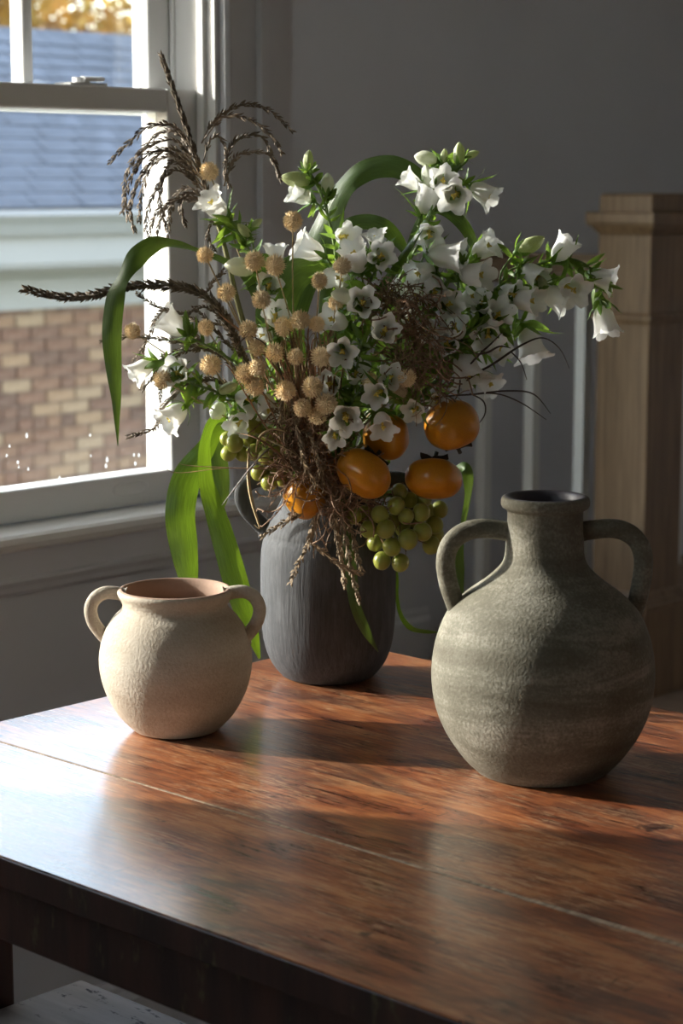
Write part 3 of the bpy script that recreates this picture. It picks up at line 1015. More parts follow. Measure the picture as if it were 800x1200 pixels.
def blade_mat(name, top, und, tr, w=0.42):
    m, nt, b, out = new_mat(name)
    tc = nd(nt, 'ShaderNodeUVMap')
    mp = nd(nt, 'ShaderNodeMapping')
    mp.inputs['Scale'].default_value = (26, 1.5, 1)
    nt.links.new(tc.outputs[0], mp.inputs[0])
    n = noise(nt, mp.outputs[0], 1.0, 4, 0.6)
    c = ramp(nt, [(0.3, tuple(x * 0.7 for x in top)), (0.7, tuple(x * 1.25 for x in top))], n).outputs[0]
    nt.links.new(c, b.inputs['Base Color'])
    b.inputs['Roughness'].default_value = 0.38
    t = nd(nt, 'ShaderNodeBsdfTranslucent')
    c2 = ramp(nt, [(0.3, tuple(x * 0.65 for x in tr)), (0.7, tuple(min(1, x * 1.2) for x in tr))], n).outputs[0]
    nt.links.new(c2, t.inputs[0])
    mx = nd(nt, 'ShaderNodeMixShader')
    mx.inputs[0].default_value = w
    nt.links.new(b.outputs[0], mx.inputs[1])
    nt.links.new(t.outputs[0], mx.inputs[2])
    nt.links.new(mx.outputs[0], out.inputs[0])
    bump(nt, b, n, 0.4, 0.001)
    return m
blade_m = blade_mat('corn_blade', (0.07, 0.14, 0.035), None, (0.13, 0.215, 0.009), 0.38)
blade_d = blade_mat('dark_corn_blade', (0.055, 0.10, 0.03), None, (0.10, 0.16, 0.015), 0.22)

# ------------------------------------------------------------------ placing helpers
def dome(x, y):
    """front surface of the bouquet: nearer to the viewer in its middle"""
    q = 1 - ((x - 400) / 340) ** 2 - ((y - 430) / 300) ** 2
    return -0.125 * math.sqrt(max(0.0, q))

def B(x, y, d=None):
    if d is None:
        d = dome(x, y)
    return at(x, y, D0 + d)

def px_at(p):
    return (Vector(p) - CAM).dot(FWD) / F

def wdir(a):
    return (RIGHT * a[0] + UP * a[1] - FWD * a[2]).normalized()

def zrot(d, spin=0.0):
    q = Vector(d).to_track_quat('Z', 'Y')
    return q @ Quaternion((0, 0, 1), spin)

# ------------------------------------------------------------------ flower shapes (local Z points out of the mouth)
def bell_mesh(name, flare, seed, ln=1.0):
    Rb = random.Random(seed)
    n, m_ = 40, 11
    vs_, fs_ = [], []
    ph = Rb.random() * 6.28
    for i in range(m_ + 1):
        t = i / m_
        r = 0.10 + 0.225 * min(1, (t / 0.35)) ** 0.6 if t < 0.35 else 0.325 + 0.04 * math.sin((t - 0.35) / 0.65 * math.pi * 0.5)
        e = max(0, (t - 0.62) / 0.38)
        for k in range(n):
            a = 2 * math.pi * k / n
            lobe = 0.5 + 0.5 * math.cos(5 * a)
            lobe = lobe ** 0.55
            rr = r + flare * 1.15 * e ** 1.6 * (0.25 + 0.75 * lobe) + 0.014 * math.sin(5 * a + 1.5) * t
            rr += e * e * (0.018 * math.sin(15 * a + ph) + 0.012 * math.sin(11 * a + ph * 2))
            z = t * ln * 0.90 + e ** 1.3 * 0.22 * lobe - e ** 4 * 0.17 * flare / 0.2 * lobe + e * e * 0.015 * math.sin(13 * a + ph)
            vs_.append((rr * math.cos(a), rr * math.sin(a), z))
    for i in range(m_):
        for k in range(n):
            j = (k + 1) % n
            fs_.append((i * n + k, i * n + j, (i + 1) * n + j, (i + 1) * n + k))
    fs_.append(tuple(range(n - 1, -1, -1)))
    return MB().add(vs_, fs_).mesh(name, petal, smooth=True)
BELLS = [bell_mesh('flower', 0.17, 1), bell_mesh('flower', 0.22, 2), bell_mesh('flower', 0.12, 3), bell_mesh('flower', 0.2, 4, 1.12)]

def sepal_mesh(n=5, ln=0.55, spread=0.5, seed=1):
    Rs = random.Random(seed)
    m_ = MB()
    for k in range(n):
        a = 2 * math.pi * k / n + Rs.uniform(-0.2, 0.2)
        L = ln * Rs.uniform(0.8, 1.2)
        sp = spread * Rs.uniform(0.6, 1.4)
        ca_, sa_ = math.cos(a), math.sin(a)
        side = Vector((-sa_, ca_, 0))
        rows = []
        for i in range(5):
            t = i / 4
            w_ = 0.12 * (1 - t) ** 0.7 * (0.6 + 1.2 * t if t < 0.35 else 1.02)
            rad = 0.09 + 0.29 * min(1, t * 2.2) ** 0.7 * 1.0 + sp * t * t * L
            p = Vector((ca_ * rad, sa_ * rad, -0.06 + L * t * (1 - 0.25 * sp * t)))
            rows.append((p - side * w_, p + Vector((ca_, sa_, 0)) * 0.015, p + side * w_))
        vs_ = [q for r_ in rows for q in r_]
        fs_ = []
        for i in range(4):
            for c_ in range(2):
                fs_.append((i * 3 + c_, i * 3 + c_ + 1, i * 3 + c_ + 4, i * 3 + c_ + 3))
        m_.add(vs_, fs_)
    m_.lathe([(0, -0.16), (0.07, -0.14), (0.11, -0.05), (0.12, 0.02)], 10)
    return m_.mesh('calyx', sepal_m, smooth=True)
SEP = [sepal_mesh(seed=k, spread=0.35 + 0.35 * k, ln=0.5 + 0.06 * k) for k in range(3)]

pm = MB().tube([(0, 0, 0.05), (0.01, 0, 0.4), (0, 0.01, 0.70)], [0.06, 0.05, 0.05], 7)
for k in range(3):
    a = 2.1 * k
    pm.tube([(0, 0, 0.64), (0.05 * math.cos(a), 0.05 * math.sin(a), 0.74), (0.11 * math.cos(a), 0.11 * math.sin(a), 0.76)], [0.05, 0.045, 0.02], 6)
for k in range(5):
    a = 1.257 * k + 0.4
    pm.tube([(0.05 * math.cos(a), 0.05 * math.sin(a), 0.08), (0.12 * math.cos(a), 0.12 * math.sin(a), 0.3)], [0.03, 0.012], 5)
PIST = pm.mesh('pistil', pist_m, smooth=True)

def bud_mesh(mat, seed, plump=1.0):
    m_ = MB()
    prof = [(0, 0), (0.16, 0.05), (0.25, 0.25), (0.265, 0.5), (0.22, 0.75), (0.13, 0.93), (0.05, 1.03), (0, 1.06)]
    m_.lathe([(r * plump, z) for r, z in prof], 20)
    for i, v_ in enumerate(m_.v):
        a = math.atan2(v_[1], v_[0])
        k = 1 + 0.14 * math.cos(5 * a + v_[2] * 2) * min(1, v_[2] * 1.5)
        m_.v[i] = (v_[0] * k, v_[1] * k, v_[2])
    return m_.mesh('bud', mat, smooth=True)
BUDG, BUDW = bud_mesh(bud_m, 1), bud_mesh(budw_m, 2, 1.25)

def leaflet_mesh(seed, wd=0.17, bend=0.3):
    """lance leaf, unit length along Z, bending to +X"""
    Rl = random.Random(seed)
    vs_, fs_ = [], []
    n = 7
    for i in range(n + 1):
        t = i / n
        w_ = wd * (math.sin(math.pi * min(1, t * 0.93 + 0.06)) ** 0.8) * (1 - 0.3 * t) + 0.004
        x = bend * t * t + Rl.uniform(-0.01, 0.01)
        z = t * (1 - 0.3 * bend * t)
        for sgn in (-1, -0.5, 0, 0.5, 1):
            vs_.append((x + abs(sgn) * w_ * 0.45 * (1 if sgn else 0) + 0.02 * math.sin(9 * t + sgn) * abs(sgn), sgn * w_, z))
    for i in range(n):
        for c_ in range(4):
            fs_.append((i * 5 + c_, i * 5 + c_ + 1, i * 5 + c_ + 6, i * 5 + c_ + 5))
    return MB().add(vs_, fs_).mesh('leaf', leaf_m, smooth=True)
LEAFS = [leaflet_mesh(k, 0.13 + 0.03 * k, 0.15 + 0.2 * k) for k in range(4)]

def nearest(path, p):
    return min(range(len(path)), key=lambda i: (path[i] - p).length)

def bellflower(label, pts, bells, buds=(), leaves=20, seed=0, lsize=(15, 30), lrange=(0.35, 1.0)):
    """one cut stem: stem with side shoots, flowers, buds and leaves.
    bells: (x, y, axis, size[, depth]) with x, y the middle of the flower"""
    Rf = random.Random(seed)
    foot = B(384 + (seed * 7) % 15 - 7, 655, (seed % 5 - 2) * 0.008)
    P = [foot] + [B(*q) for q in pts]
    path = [Vector(p) for p in smooth_path([tuple(p) for p in P], 7)]
    root = thing('bellflower_stem', foot, label, 'flower', 'white bellflower stems in the vase')
    n = len(path)
    st = MB().tube(path, [0.0024 - 0.0013 * i / n for i in range(n)], 7)
    items = []
    for bl in bells:
        x, y, ax, sz = bl[:4]
        c = B(x, y, bl[4] if len(bl) > 4 else None)
        s = sz * 0.98 * px_at(c)
        d = wdir(ax)
        spin = Rf.random() * 6.28
        base = c - d * s * 0.5
        me = BELLS[Rf.randrange(4)]
        fo = link('flower', me, root, base, zrot(d, spin), s)
        link('pistil', PIST, fo)
        link('calyx', SEP[Rf.randrange(3)], fo)
        items.append((base, d, s))
    for bd in buds:
        x, y, ax, sz, kind = bd[:5]
        c = B(x, y, bd[5] if len(bd) > 5 else None)
        s = sz * px_at(c)
        d = wdir(ax)
        base = c - d * s * 0.5
        fo = link('bud', BUDG if kind == 'g' else BUDW, root, base, zrot(d, Rf.random() * 6), s)
        link('calyx', SEP[Rf.randrange(2)], fo)
        items.append((base, d, s))
    for base, d, s in items:
        b2 = base - d * s * 0.12
        k = max(n // 3, nearest(path, b2) - 4)
        q = path[min(k, n - 1)]
        mid = q.lerp(b2, 0.55) - d * (b2 - q).length * 0.18
        st.tube([tuple(p) for p in smooth_path([tuple(q), tuple(mid), tuple(b2)], 4)], 0.0011, 5)
        for kk in range(5):          # bracts at the foot of the flower
            a = Vector((Rf.gauss(0, 1), Rf.gauss(0, 1), Rf.gauss(0, 1))).normalized()
            dl = (d * 0.4 + a * 0.9).normalized()
            link('leaf', LEAFS[Rf.randrange(4)], root, b2.lerp(q, Rf.random() * 0.5), zrot(dl, Rf.random() * 6.28), s * Rf.uniform(0.45, 0.9))
    st.build('stem', stem_m, root, smooth=True)
    leaves = int(leaves * 1.35)
    for k in range(leaves):
        i = int(n * (lrange[0] + (lrange[1] - lrange[0]) * (k + Rf.random()) / max(1, leaves)))
        i = min(i, n - 2)
        t = (path[i + 1] - path[i]).normalized()
        a = t.orthogonal().normalized()
        a = Quaternion(t, Rf.random() * 6.28) @ a
        dl = (a + t * Rf.uniform(-0.1, 0.9)).normalized()
        link('leaf', LEAFS[Rf.randrange(4)], root, path[i], zrot(dl, Rf.random() * 6.28), Rf.uniform(*lsize) * PX)
    return root

# ------------------------------------------------------------------ the bellflower stems
bellflower('short bellflower stem with nodding white bells in front of window frame',
    [(345, 540, -0.05), (300, 480, -0.075), (250, 458), (215, 445), (192, 422)],
    [(166, 433, (-.75, -.55, .2), 32), (209, 438, (-.25, .15, .95), 33), (204, 487, (-.65, -.6, .35), 36)],
    [(267, 455, (.8, .35, .3), 24, 'g')], 34, 1, (14, 26), (0.45, 1))
bellflower('bellflower stem with one white bell tilted up beside the window frame',
    [(350, 530, -0.04), (305, 450, -0.07), (260, 415), (232, 400), (220, 392)],
    [(202, 379, (-.7, .55, .3), 38)], [(255, 482, (-.3, -.5, .6), 26, 'w', -0.085)], 22, 2, (14, 26), (0.45, 1))
bellflower('bellflower stem with a single frilled white bell below the tall seed plume',
    [(365, 520, -0.02), (335, 430, -0.05), (312, 360, -0.07), (296, 305, -0.07), (282, 275, -0.07), (266, 256, -0.07)],
    [(252, 242, (-.55, .55, .6), 36, -0.07)], [(281, 313, (-.95, .1, .25), 34, 'w', -0.085), (286, 270, (-.6, .6, .3), 20, 'g', -0.08), (300, 262, (.7, .5, .2), 16, 'g', -0.06)], 34, 3, (16, 30), (0.55, 1))
bellflower('upright bellflower stem with closed buds at its tip before grey wall',
    [(388, 500, 0.0), (392, 400, -0.02), (395, 320, -0.03), (386, 260, -0.03), (374, 222, -0.03), (362, 200, -0.03)],
    [(352, 229, (-.9, .35, .25), 30, -0.035), (362, 292, (-.9, .4, .25), 38, -0.06), (403, 277, (.35, -.05, .9), 30, -0.06)],
    [(383, 216, (.05, 1, .1), 24, 'w', -0.03), (347, 210, (-.97, .12, .2), 34, 'g', -0.04), (361, 188, (.1, 1, .1), 22, 'g', -0.03)], 18, 4, (14, 26), (0.45, 1))
bellflower('bellflower stem with white bells crowding above the brown dried tangle',
    [(392, 500, -0.05), (408, 410, -0.085), (425, 350, -0.10), (440, 315, -0.10), (446, 290, -0.09)],
    [(417, 303, (-.3, .75, .6), 38), (446, 300, (.1, -.05, 1), 34, -0.12), (441, 283, (-.2, .8, .4), 28, -0.08), (399, 327, (-.5, .2, .8), 30, -0.085),
     (425, 355, (0, .05, 1), 34, -0.13), (457, 342, (.2, .2, .9), 26, -0.07)],
    [(402, 347, (-.9, .15, .35), 28, 'w', -0.125)], 34, 5, (14, 28), (0.4, 1))
bellflower('short bellflower stem with open white bells among the straw globes',
    [(372, 520, -0.05), (345, 450, -0.08), (328, 390, -0.09), (320, 340, -0.085)],
    [(315, 335, (.1, .1, 1), 32, -0.085), (322, 300, (0, 1, .25), 30, -0.07), (322, 372, (.1, .35, .9), 32, -0.09), (310, 392, (-.6, -.2, .6), 28, -0.075)], (), 22, 6, (14, 26), (0.4, 1))
bellflower('tallest bellflower stem topped by a tight cluster of white bells and buds',
    [(400, 500, 0.0), (425, 420, -0.03), (455, 350, -0.05), (488, 290, -0.05), (508, 245, -0.05), (520, 210, -0.045), (526, 188, -0.04)],
    [(503, 275, (0, -.4, .9), 32, -0.085), (482, 213, (-.8, .5, .3), 26, -0.05), (500, 233, (.35, .85, .3), 38, -0.06), (519, 214, (-.05, .25, .95), 33, -0.07),
     (533, 229, (-.2, -.25, .95), 38, -0.085), (566, 226, (.75, -.55, .3), 34, -0.05)],
    [(499, 186, (-.95, .2, .2), 26, 'w', -0.05), (538, 181, (0, 1, .1), 26, 'g', -0.05), (553, 181, (.9, .35, .1), 16, 'g', -0.045), (502, 207, (-.3, .95, .2), 26, 'w', -0.055), (520, 183, (.1, 1, .2), 16, 'g', -0.05)], 38, 7, (14, 26), (0.45, 1))
bellflower('bellflower stem with white bells facing out beside the straw globes',
    [(392, 540, -0.08), (405, 480, -0.11), (418, 430, -0.12), (425, 395, -0.12)],
    [(401, 412, (0, -.2, 1), 34, -0.14), (450, 388, (.1, .15, .95), 35, -0.14), (393, 376, (-.75, .25, .6), 34, -0.115), (416, 440, (.15, .5, .85), 30, -0.12)], (), 30, 8, (14, 26), (0.3, 1))
bellflower('low bellflower stem with white bells hanging just above the persimmons',
    [(388, 560, -0.07), (398, 525, -0.11), (408, 480, -0.13), (425, 452, -0.13)],
    [(388, 450, (-.35, -.05, .95), 34, -0.13), (405, 489, (.05, -.3, .95), 38, -0.15), (392, 511, (0, -.3, .95), 27, -0.145), (443, 461, (-.3, -.25, .9), 32, -0.15),
     (457, 442, (.1, 0, 1), 30, -0.125), (448, 496, (.1, -.75, .65), 32, -0.15), (486, 480, (-.3, -.3, .9), 26, -0.125)], (), 26, 9, (14, 24), (0.3, 1))
bellflower('bellflower stem with sideways white bells beneath the tallest flower cluster',
    [(402, 520, -0.03), (440, 440, -0.07), (485, 375, -0.085), (520, 335, -0.085), (545, 310, -0.075)],
    [(521, 300, (1, -.1, .3), 42, -0.095), (567, 291, (.65, .35, .5), 34, -0.06), (556, 322, (.8, -.08, .6), 40, -0.095), (495, 319, (-.8, -.25, .45), 34, -0.095), (508, 337, (.2, -.8, .55), 36, -0.10), (524, 357, (.35, 0, .9), 34, -0.10)],
    (), 38, 10, (15, 30), (0.35, 1))
bellflower('leafy bellflower stem with white bells between tangle and right-hand tendrils',
    [(405, 530, -0.05), (455, 470, -0.085), (510, 420, -0.095), (550, 385, -0.09), (575, 370, -0.08)],
    [(549, 350, (.5, .35, .65), 30, -0.08), (566, 358, (-.4, .4, .75), 28, -0.085), (581, 371, (.35, .35, .85), 34, -0.095), (572, 388, (-.1, -.7, .6), 38, -0.085),
     (534, 385, (-.3, .45, .75), 34, -0.10), (525, 404, (-.25, .15, .95), 32, -0.11), (488, 349, (-.2, .3, .8), 30, -0.085), (580, 407, (.55, -.15, .6), 34, -0.07), (480, 372, (.1, .2, .9), 26, -0.09), (500, 392, (.2, .1, .9), 26, -0.09)],
    (), 50, 11, (15, 32), (0.35, 1))
bellflower('long arching bellflower stem reaching out towards the newel post',
    [(408, 520, -0.03), (465, 450, -0.06), (530, 385, -0.07), (585, 335, -0.065), (630, 310, -0.05), (668, 303, -0.04), (697, 320, -0.035), (705, 345, -0.03)],
    [(659, 293, (.55, .75, .3), 34, -0.045), (624, 321, (.65, -.5, .5), 34, -0.065), (647, 347, (.85, -.45, .15), 38, -0.06), (668, 338, (.4, -.4, .85), 38, -0.065), (705, 326, (.85, -.3, .25), 34, -0.035), (708, 376, (.2, -.95, .15), 38, -0.035),
     (597, 344, (.6, -.25, .6), 32, -0.075), (617, 352, (.75, -.15, .65), 36, -0.08)],
    [(621, 287, (.85, .45, .1), 34, 'g', -0.05), (632, 330, (.6, -.5, .3), 24, 'g', -0.065)], 48, 12, (14, 30), (0.45, 1))
bellflower('bellflower stem with drooping white bells above the topmost persimmon',
    [(405, 545, -0.06), (460, 495, -0.085), (520, 440, -0.085), (570, 395, -0.075), (600, 375, -0.065), (611, 378, -0.06)],
    [(621, 404, (.25, -.95, .2), 42, -0.06), (546, 431, (.3, -.9, .25), 44, -0.095), (570, 447, (.65, -.5, .45), 32, -0.08), (512, 470, (-.1, -.5, .8), 26, -0.09)], (), 26, 13, (14, 28), (0.4, 1))
bellflower('low bellflower stem with white bells right above the small grape bunch',
    [(365, 560, -0.04), (330, 505, -0.075), (300, 480, -0.085), (284, 468, -0.085)],
    [(289, 468, (.65, -.3, .6), 34, -0.10), (313, 476, (.25, -.75, .55), 34, -0.10), (281, 494, (-.25, -.5, .8), 30, -0.10)], (), 24, 14, (14, 24), (0.35, 1))
# green filler sprigs deep inside
Rg = random.Random(77)
for i, (lb, x, y, d) in enumerate((('flowerless leafy green sprig behind the dried brown tangle', 470, 410, -0.04), ('flowerless leafy green sprig between arching blade and straw globes', 400, 400, -0.03),
                     ('flowerless leafy green sprig above the persimmons', 480, 460, -0.06), ('flowerless leafy green sprig beside the reddish straw', 320, 450, -0.03), ('flowerless leafy green sprig under the sideways white bells', 540, 400, -0.05))):
    bellflower(lb, [((384 + x) / 2, (600 + y) / 2, d * 0.6), (x - 10, y + 25, d), (x, y - 20, d), (x + 8, y - 60, d)], (), (), 46, 30 + i, (18, 36), (0.3, 1))

# ------------------------------------------------------------------ straw globes on thin stalks
def globe_mesh(elong=1.0, seed=0):
    m_ = MB()
    n = 190
    m_.lathe([(0, -0.82 * elong), (0.5, -0.62 * elong), (0.78, 0), (0.5, 0.62 * elong), (0, 0.82 * elong)], 10)
    g = math.pi * (3 - math.sqrt(5))
    Rq = random.Random(seed)
    for k in range(n):
        z = 1 - 2 * (k + 0.5) / n
        r = math.sqrt(1 - z * z)
        d = Vector((r * math.cos(g * k), r * math.sin(g * k), z))
        d2 = (d + Vector((Rq.uniform(-.25, .25), Rq.uniform(-.25, .25), Rq.uniform(-.1, .35)))).normalized()
        p = Vector((d.x, d.y, d.z * elong)) * 0.68
        m_.seed(p, d2, 0.48 * Rq.uniform(0.8, 1.25), 0.085)
    return m_.mesh('head', globe_m)
GL = [globe_mesh(1.0, 1), globe_mesh(1.12, 2), globe_mesh(0.95, 3)]
globes = [(245, 201, 10), (343, 259, 10), (240, 299, 9), (298, 306, 11), (322, 311, 10.5), (265, 343, 10), (306, 351, 10), (374, 329, 8.5), (401, 312, 9.5), (393, 355, 8),
          (332, 383, 10), (352, 375, 10.5), (371, 380, 8.5), (291, 387, 10), (301, 407, 9.5), (155, 388, 8.5), (241, 384, 8.5), (247, 428, 11.5), (190, 445, 10), (287, 438, 10.5),
          (301, 431, 9.5), (298, 453, 10.5), (322, 413, 10), (346, 418, 9), (376, 418, 11), (366, 454, 11), (334, 458, 11), (382, 473, 11.5), (354, 478, 9.5), (372, 487, 10), (434, 447, 9.5), (477, 443, 9.5), (468, 458, 8.5)]
GLB = {(245, 201): 'dried straw globe flower held high beside the tall brown seed plume', (343, 259): 'dried straw globe flower standing alone against the grey wall',
       (155, 388): 'dried straw globe flower in front of the brick view outside', (190, 445): 'dried straw globe flower beside the wide-open white bell near window frame',
       (240, 299): 'dried straw globe flower touching the blade that folds over before window', (401, 312): 'dried straw globe flower beside white bells above the brown tangle',
       (434, 447): 'pale straw globe flower directly on top of a hanging white bell', (247, 428): 'large fluffy straw globe flower above the leafy green bellflower shoot',
       (374, 329): 'small orange-tan globe flower in front of the folded broad blade', (265, 343): 'dried straw globe flower beside the olive plume stalk',
       (298, 306): 'oval straw globe flower next to the pale lying bud', (322, 311): 'straw globe flower covering an upright white bell'}
Rgl = random.Random(5)
for i, (x, y, r) in enumerate(globes):
    d = dome(x, y) - 0.012 + Rgl.uniform(-0.012, 0.012)
    if y > 405 and 320 < x < 400:
        d -= 0.012
    c = B(x, y, d)
    s = r * 1.08 * px_at(c)
    foot = B(378 + Rgl.uniform(-14, 14), 640, Rgl.uniform(-0.012, 0.012))
    mouth = B(368 + Rgl.uniform(-12, 14) + (x - 368) * 0.12, 545, -0.045 + Rgl.uniform(-0.015, 0.01))
    lb = GLB.get((x, y), 'dried straw-coloured globe flower packed in the cluster around the reddish dried grass')
    root = thing('globe_flower', c, lb, 'dried flower', 'straw globe flowers in the bouquet')
    md = mouth.lerp(c, 0.6) + Vector((Rgl.gauss(0, 1), Rgl.gauss(0, 1), 0)) * 0.005
    dn = (c - md).normalized()
    pth = smooth_path([tuple(foot), tuple(mouth), tuple(md), tuple(c - dn * s * 0.7)], 6)
    MB().tube(pth, 0.0009, 5).build('stalk', gstem_m, root, smooth=True)
    link('head', GL[i % 3], root, c, zrot((dn + Vector((0, 0, 0.3))).normalized(), Rgl.random() * 6), s)

# ------------------------------------------------------------------ dried seed plumes
def spike(m_, pts, seed_len, seed_w, step, rows, stem_r, Rk, taper=True, lean=0.55, bare=0.0):
    """seeds set around a curved axis"""
    P = [Vector(p) for p in smooth_path([tuple(B(*q)) for q in pts], 8)]
    n = len(P)
    m_.tube(P, [stem_r * (1 - 0.6 * i / n) for i in range(n)], 5)
    acc, k = 0.0, 0
    tot = sum((P[i + 1] - P[i]).length for i in range(n - 1))
    run = 0.0
    for i in range(n - 1):
        sg = P[i + 1] - P[i]
        L = sg.length
        t = sg.normalized()
        while acc < L:
            f = (run + acc) / tot
            if f >= bare:
                p = P[i] + t * acc
                q = (1.0 if not taper else (0.75 + 0.35 * math.sin(math.pi * min(1, f * 1.05))))
                for r_ in range(rows):
                    a = Quaternion(t, k * 2.4 + r_ * 6.283 / rows + Rk.uniform(-.4, .4)) @ t.orthogonal().normalized()
                    d = (t + a * lean * Rk.uniform(0.6, 1.35)).normalized()
                    m_.seed(p + a * stem_r * 0.6, d, seed_len * q * Rk.uniform(0.75, 1.2), seed_w * Rk.uniform(0.8, 1.2))
            acc += step
            k += 1
        acc -= L
        run += L
    return m_

Rk = random.Random(9)
plA = thing('seed_plume', B(380, 640, 0), 'tall dried brown seed plume with drooping branches against the window', 'dried grass')
m_ = MB()
stalk = [(380, 640, 0), (345, 540, -0.02), (305, 440, -0.05), (280, 360, -0.06), (262, 285, -0.06), (243, 225, -0.05)]
P = smooth_path([tuple(B(*q)) for q in stalk], 8)
MB().tube(P, [0.0042 - 0.0018 * i / len(P) for i in range(len(P))], 8).build('stalk', simple('olive_stalk', (0.16, 0.155, 0.055), 0.5, 0.3, 60), plA, smooth=True)
spike(MB(), [(250, 250, -0.05), (236, 205, -0.05), (220, 155, -0.045), (204, 108, -0.04), (189, 66, -0.035)], 0.0075, 0.0014, 0.0026, 3, 0.0022, Rk, taper=False, lean=0.35).build('main_spike', seed_m, plA)
branches = [
    [(228, 178, -.05), (205, 149, -.06), (175, 148, -.07), (150, 168, -.075), (127, 192, -.075)],
    [(236, 208, -.05), (206, 165, -.05), (166, 177, -.045), (146, 214, -.04), (150, 258, -.04)],
    [(239, 214, -.05), (203, 174, -.06), (172, 196, -.07), (153, 238, -.075), (158, 272, -.075)],
    [(240, 222, -.05), (207, 184, -.03), (178, 194, -.02), (166, 225, -.015), (163, 260, -.015)],
    [(245, 232, -.05), (207, 199, -.07), (178, 232, -.085), (170, 272, -.085)],
    [(248, 240, -.05), (216, 231, -.06), (182, 252, -.065), (173, 290, -.065)],
    [(245, 232, -.05), (217, 221, -.03), (201, 243, -.02), (196, 284, -.02)],
    [(241, 222, -.05), (203, 189, -.08), (187, 228, -.1), (195, 266, -.1)],
    [(246, 232, -.05), (223, 226, -.07), (212, 240, -.075), (217, 264, -.075)],
    [(235, 200, -.05), (212, 160, -.02), (190, 155, -.005), (170, 172, 0), (160, 195, 0)],
    [(238, 212, -.05), (200, 178, -.09), (172, 182, -.105), (152, 212, -.11), (143, 250, -.11)],
    [(250, 245, -.05), (228, 236, -.03), (205, 236, -.02), (190, 252, -.015), (184, 274, -.015)],
    [(236, 168, -.045), (252, 140, -.04), (285, 122, -.035), (315, 129, -.03), (342, 153, -.03)],
    [(240, 162, -.045), (262, 137, -.06), (290, 139, -.07), (315, 156, -.075), (331, 181, -.075)],
    [(263, 218, -.05), (270, 172, -.03), (292, 158, -.02), (310, 163, -.015), (320, 188, -.015), (329, 211, -.015)],
    [(262, 218, -.05), (276, 185, -.07), (296, 178, -.08), (318, 183, -.085), (329, 212, -.085)],
    [(238, 190, -.05), (245, 166, -.03), (256, 160, -.02), (265, 178, -.02), (263, 200, -.02), (269, 219, -.02)],
    [(258, 265, -.05), (248, 262, -.07), (244, 278, -.075), (250, 292, -.075)],
]
for q in branches:
    spike(MB(), q, 0.0085, 0.00145, 0.0034, 2, 0.001, Rk, lean=0.42, bare=0.12).build('seed_branch', seed_m, plA)

def plume(label, spikes, mat, sl=0.0075, sw=0.0014, step=0.0034, rows=2, stem_r=0.0012, foot=(380, 640, 0), main=0):
    root = thing('seed_plume', B(*foot), label, 'dried grass')
    for i, q in enumerate(spikes):
        big = i < main
        spike(MB(), q, sl * (1.35 if big else 1), sw * (1.5 if big else 1), step * (0.6 if big else 1), rows + (1 if big else 0), stem_r * (1.7 if big else 1), Rk, lean=0.75 if big else 0.5).build('seed_branch' if i >= main else 'main_spike', mat, root)
    st = smooth_path([tuple(B(*foot)), tuple(B(372, 560, -0.03)), tuple(B(*spikes[0][0]))], 6)
    MB().tube(st, 0.0015, 6).build('stalk', gstem_m, root, smooth=True)
    return root
plume('dark brown seed spike pointing level across the window pane', [
    [(300, 455, -.06), (275, 395, -.075), (257, 362, -.08), (235, 344, -.08), (200, 335, -.08), (150, 336, -.075), (110, 346, -.075), (72, 348, -.07), (28, 339, -.07)],
    [(262, 375, -.08), (240, 360, -.09), (215, 368, -.09), (185, 360, -.095), (160, 343, -.095)],
    [(240, 345, -.08), (250, 330, -.09), (262, 318, -.09)],
    [(280, 400, -.07), (258, 380, -.06), (235, 378, -.055), (210, 366, -.05)],
    [(285, 420, -.07), (262, 398, -.1), (240, 372, -.11), (225, 360, -.11)]], seed_m, main=1)
plume('thin brown seed sprigs reaching level in front of the brick view', [
    [(310, 470, -.06), (262, 420, -.08), (220, 404, -.085), (185, 397, -.085), (150, 395, -.085), (117, 400, -.085)],
    [(250, 415, -.08), (215, 380, -.07), (185, 372, -.065), (176, 390, -.065), (165, 412, -.065), (150, 433, -.065)],
    [(240, 412, -.08), (205, 370, -.1), (190, 365, -.1), (180, 380, -.1)],
    [(225, 405, -.085), (190, 420, -.09), (180, 440, -.09), (165, 458, -.09)],
    [(235, 410, -.085), (210, 415, -.1), (190, 445, -.1), (188, 470, -.1)]], seed_m, sl=0.007)
plume('curved brown seed sprig below the nodding white bells by window', [
    [(320, 500, -.06), (265, 450, -.085), (225, 448, -.09), (205, 463, -.09), (190, 478, -.09), (183, 500, -.09), (168, 507, -.09), (151, 512, -.09)]], seed_m, sl=0.0075, main=0, rows=3)
plume('pale tan seed plume drooping down the front of the charcoal vase', [
    [(380, 560, -.10), (398, 595, -.115), (405, 635, -.118), (413, 675, -.12), (421, 705, -.12)],
    [(378, 565, -.10), (372, 605, -.112), (360, 640, -.115), (350, 660, -.115), (340, 683, -.115)],
    [(376, 562, -.10), (372, 592, -.112), (345, 606, -.115), (325, 617, -.115), (308, 628, -.115)],
    [(378, 570, -.10), (388, 600, -.108), (398, 640, -.112), (404, 690, -.115)],
    [(372, 600, -.11), (364, 632, -.116), (380, 648, -.12), (402, 664, -.122), (424, 672, -.122)],
    [(385, 570, -.10), (392, 610, -.12), (396, 640, -.122), (399, 655, -.122)],
    [(392, 580, -.10), (410, 620, -.11), (418, 650, -.112), (424, 668, -.112)],
    [(365, 575, -.10), (350, 600, -.11), (338, 605, -.112)]], seedl_m, sl=0.0088, sw=0.0017, step=0.004, main=0)
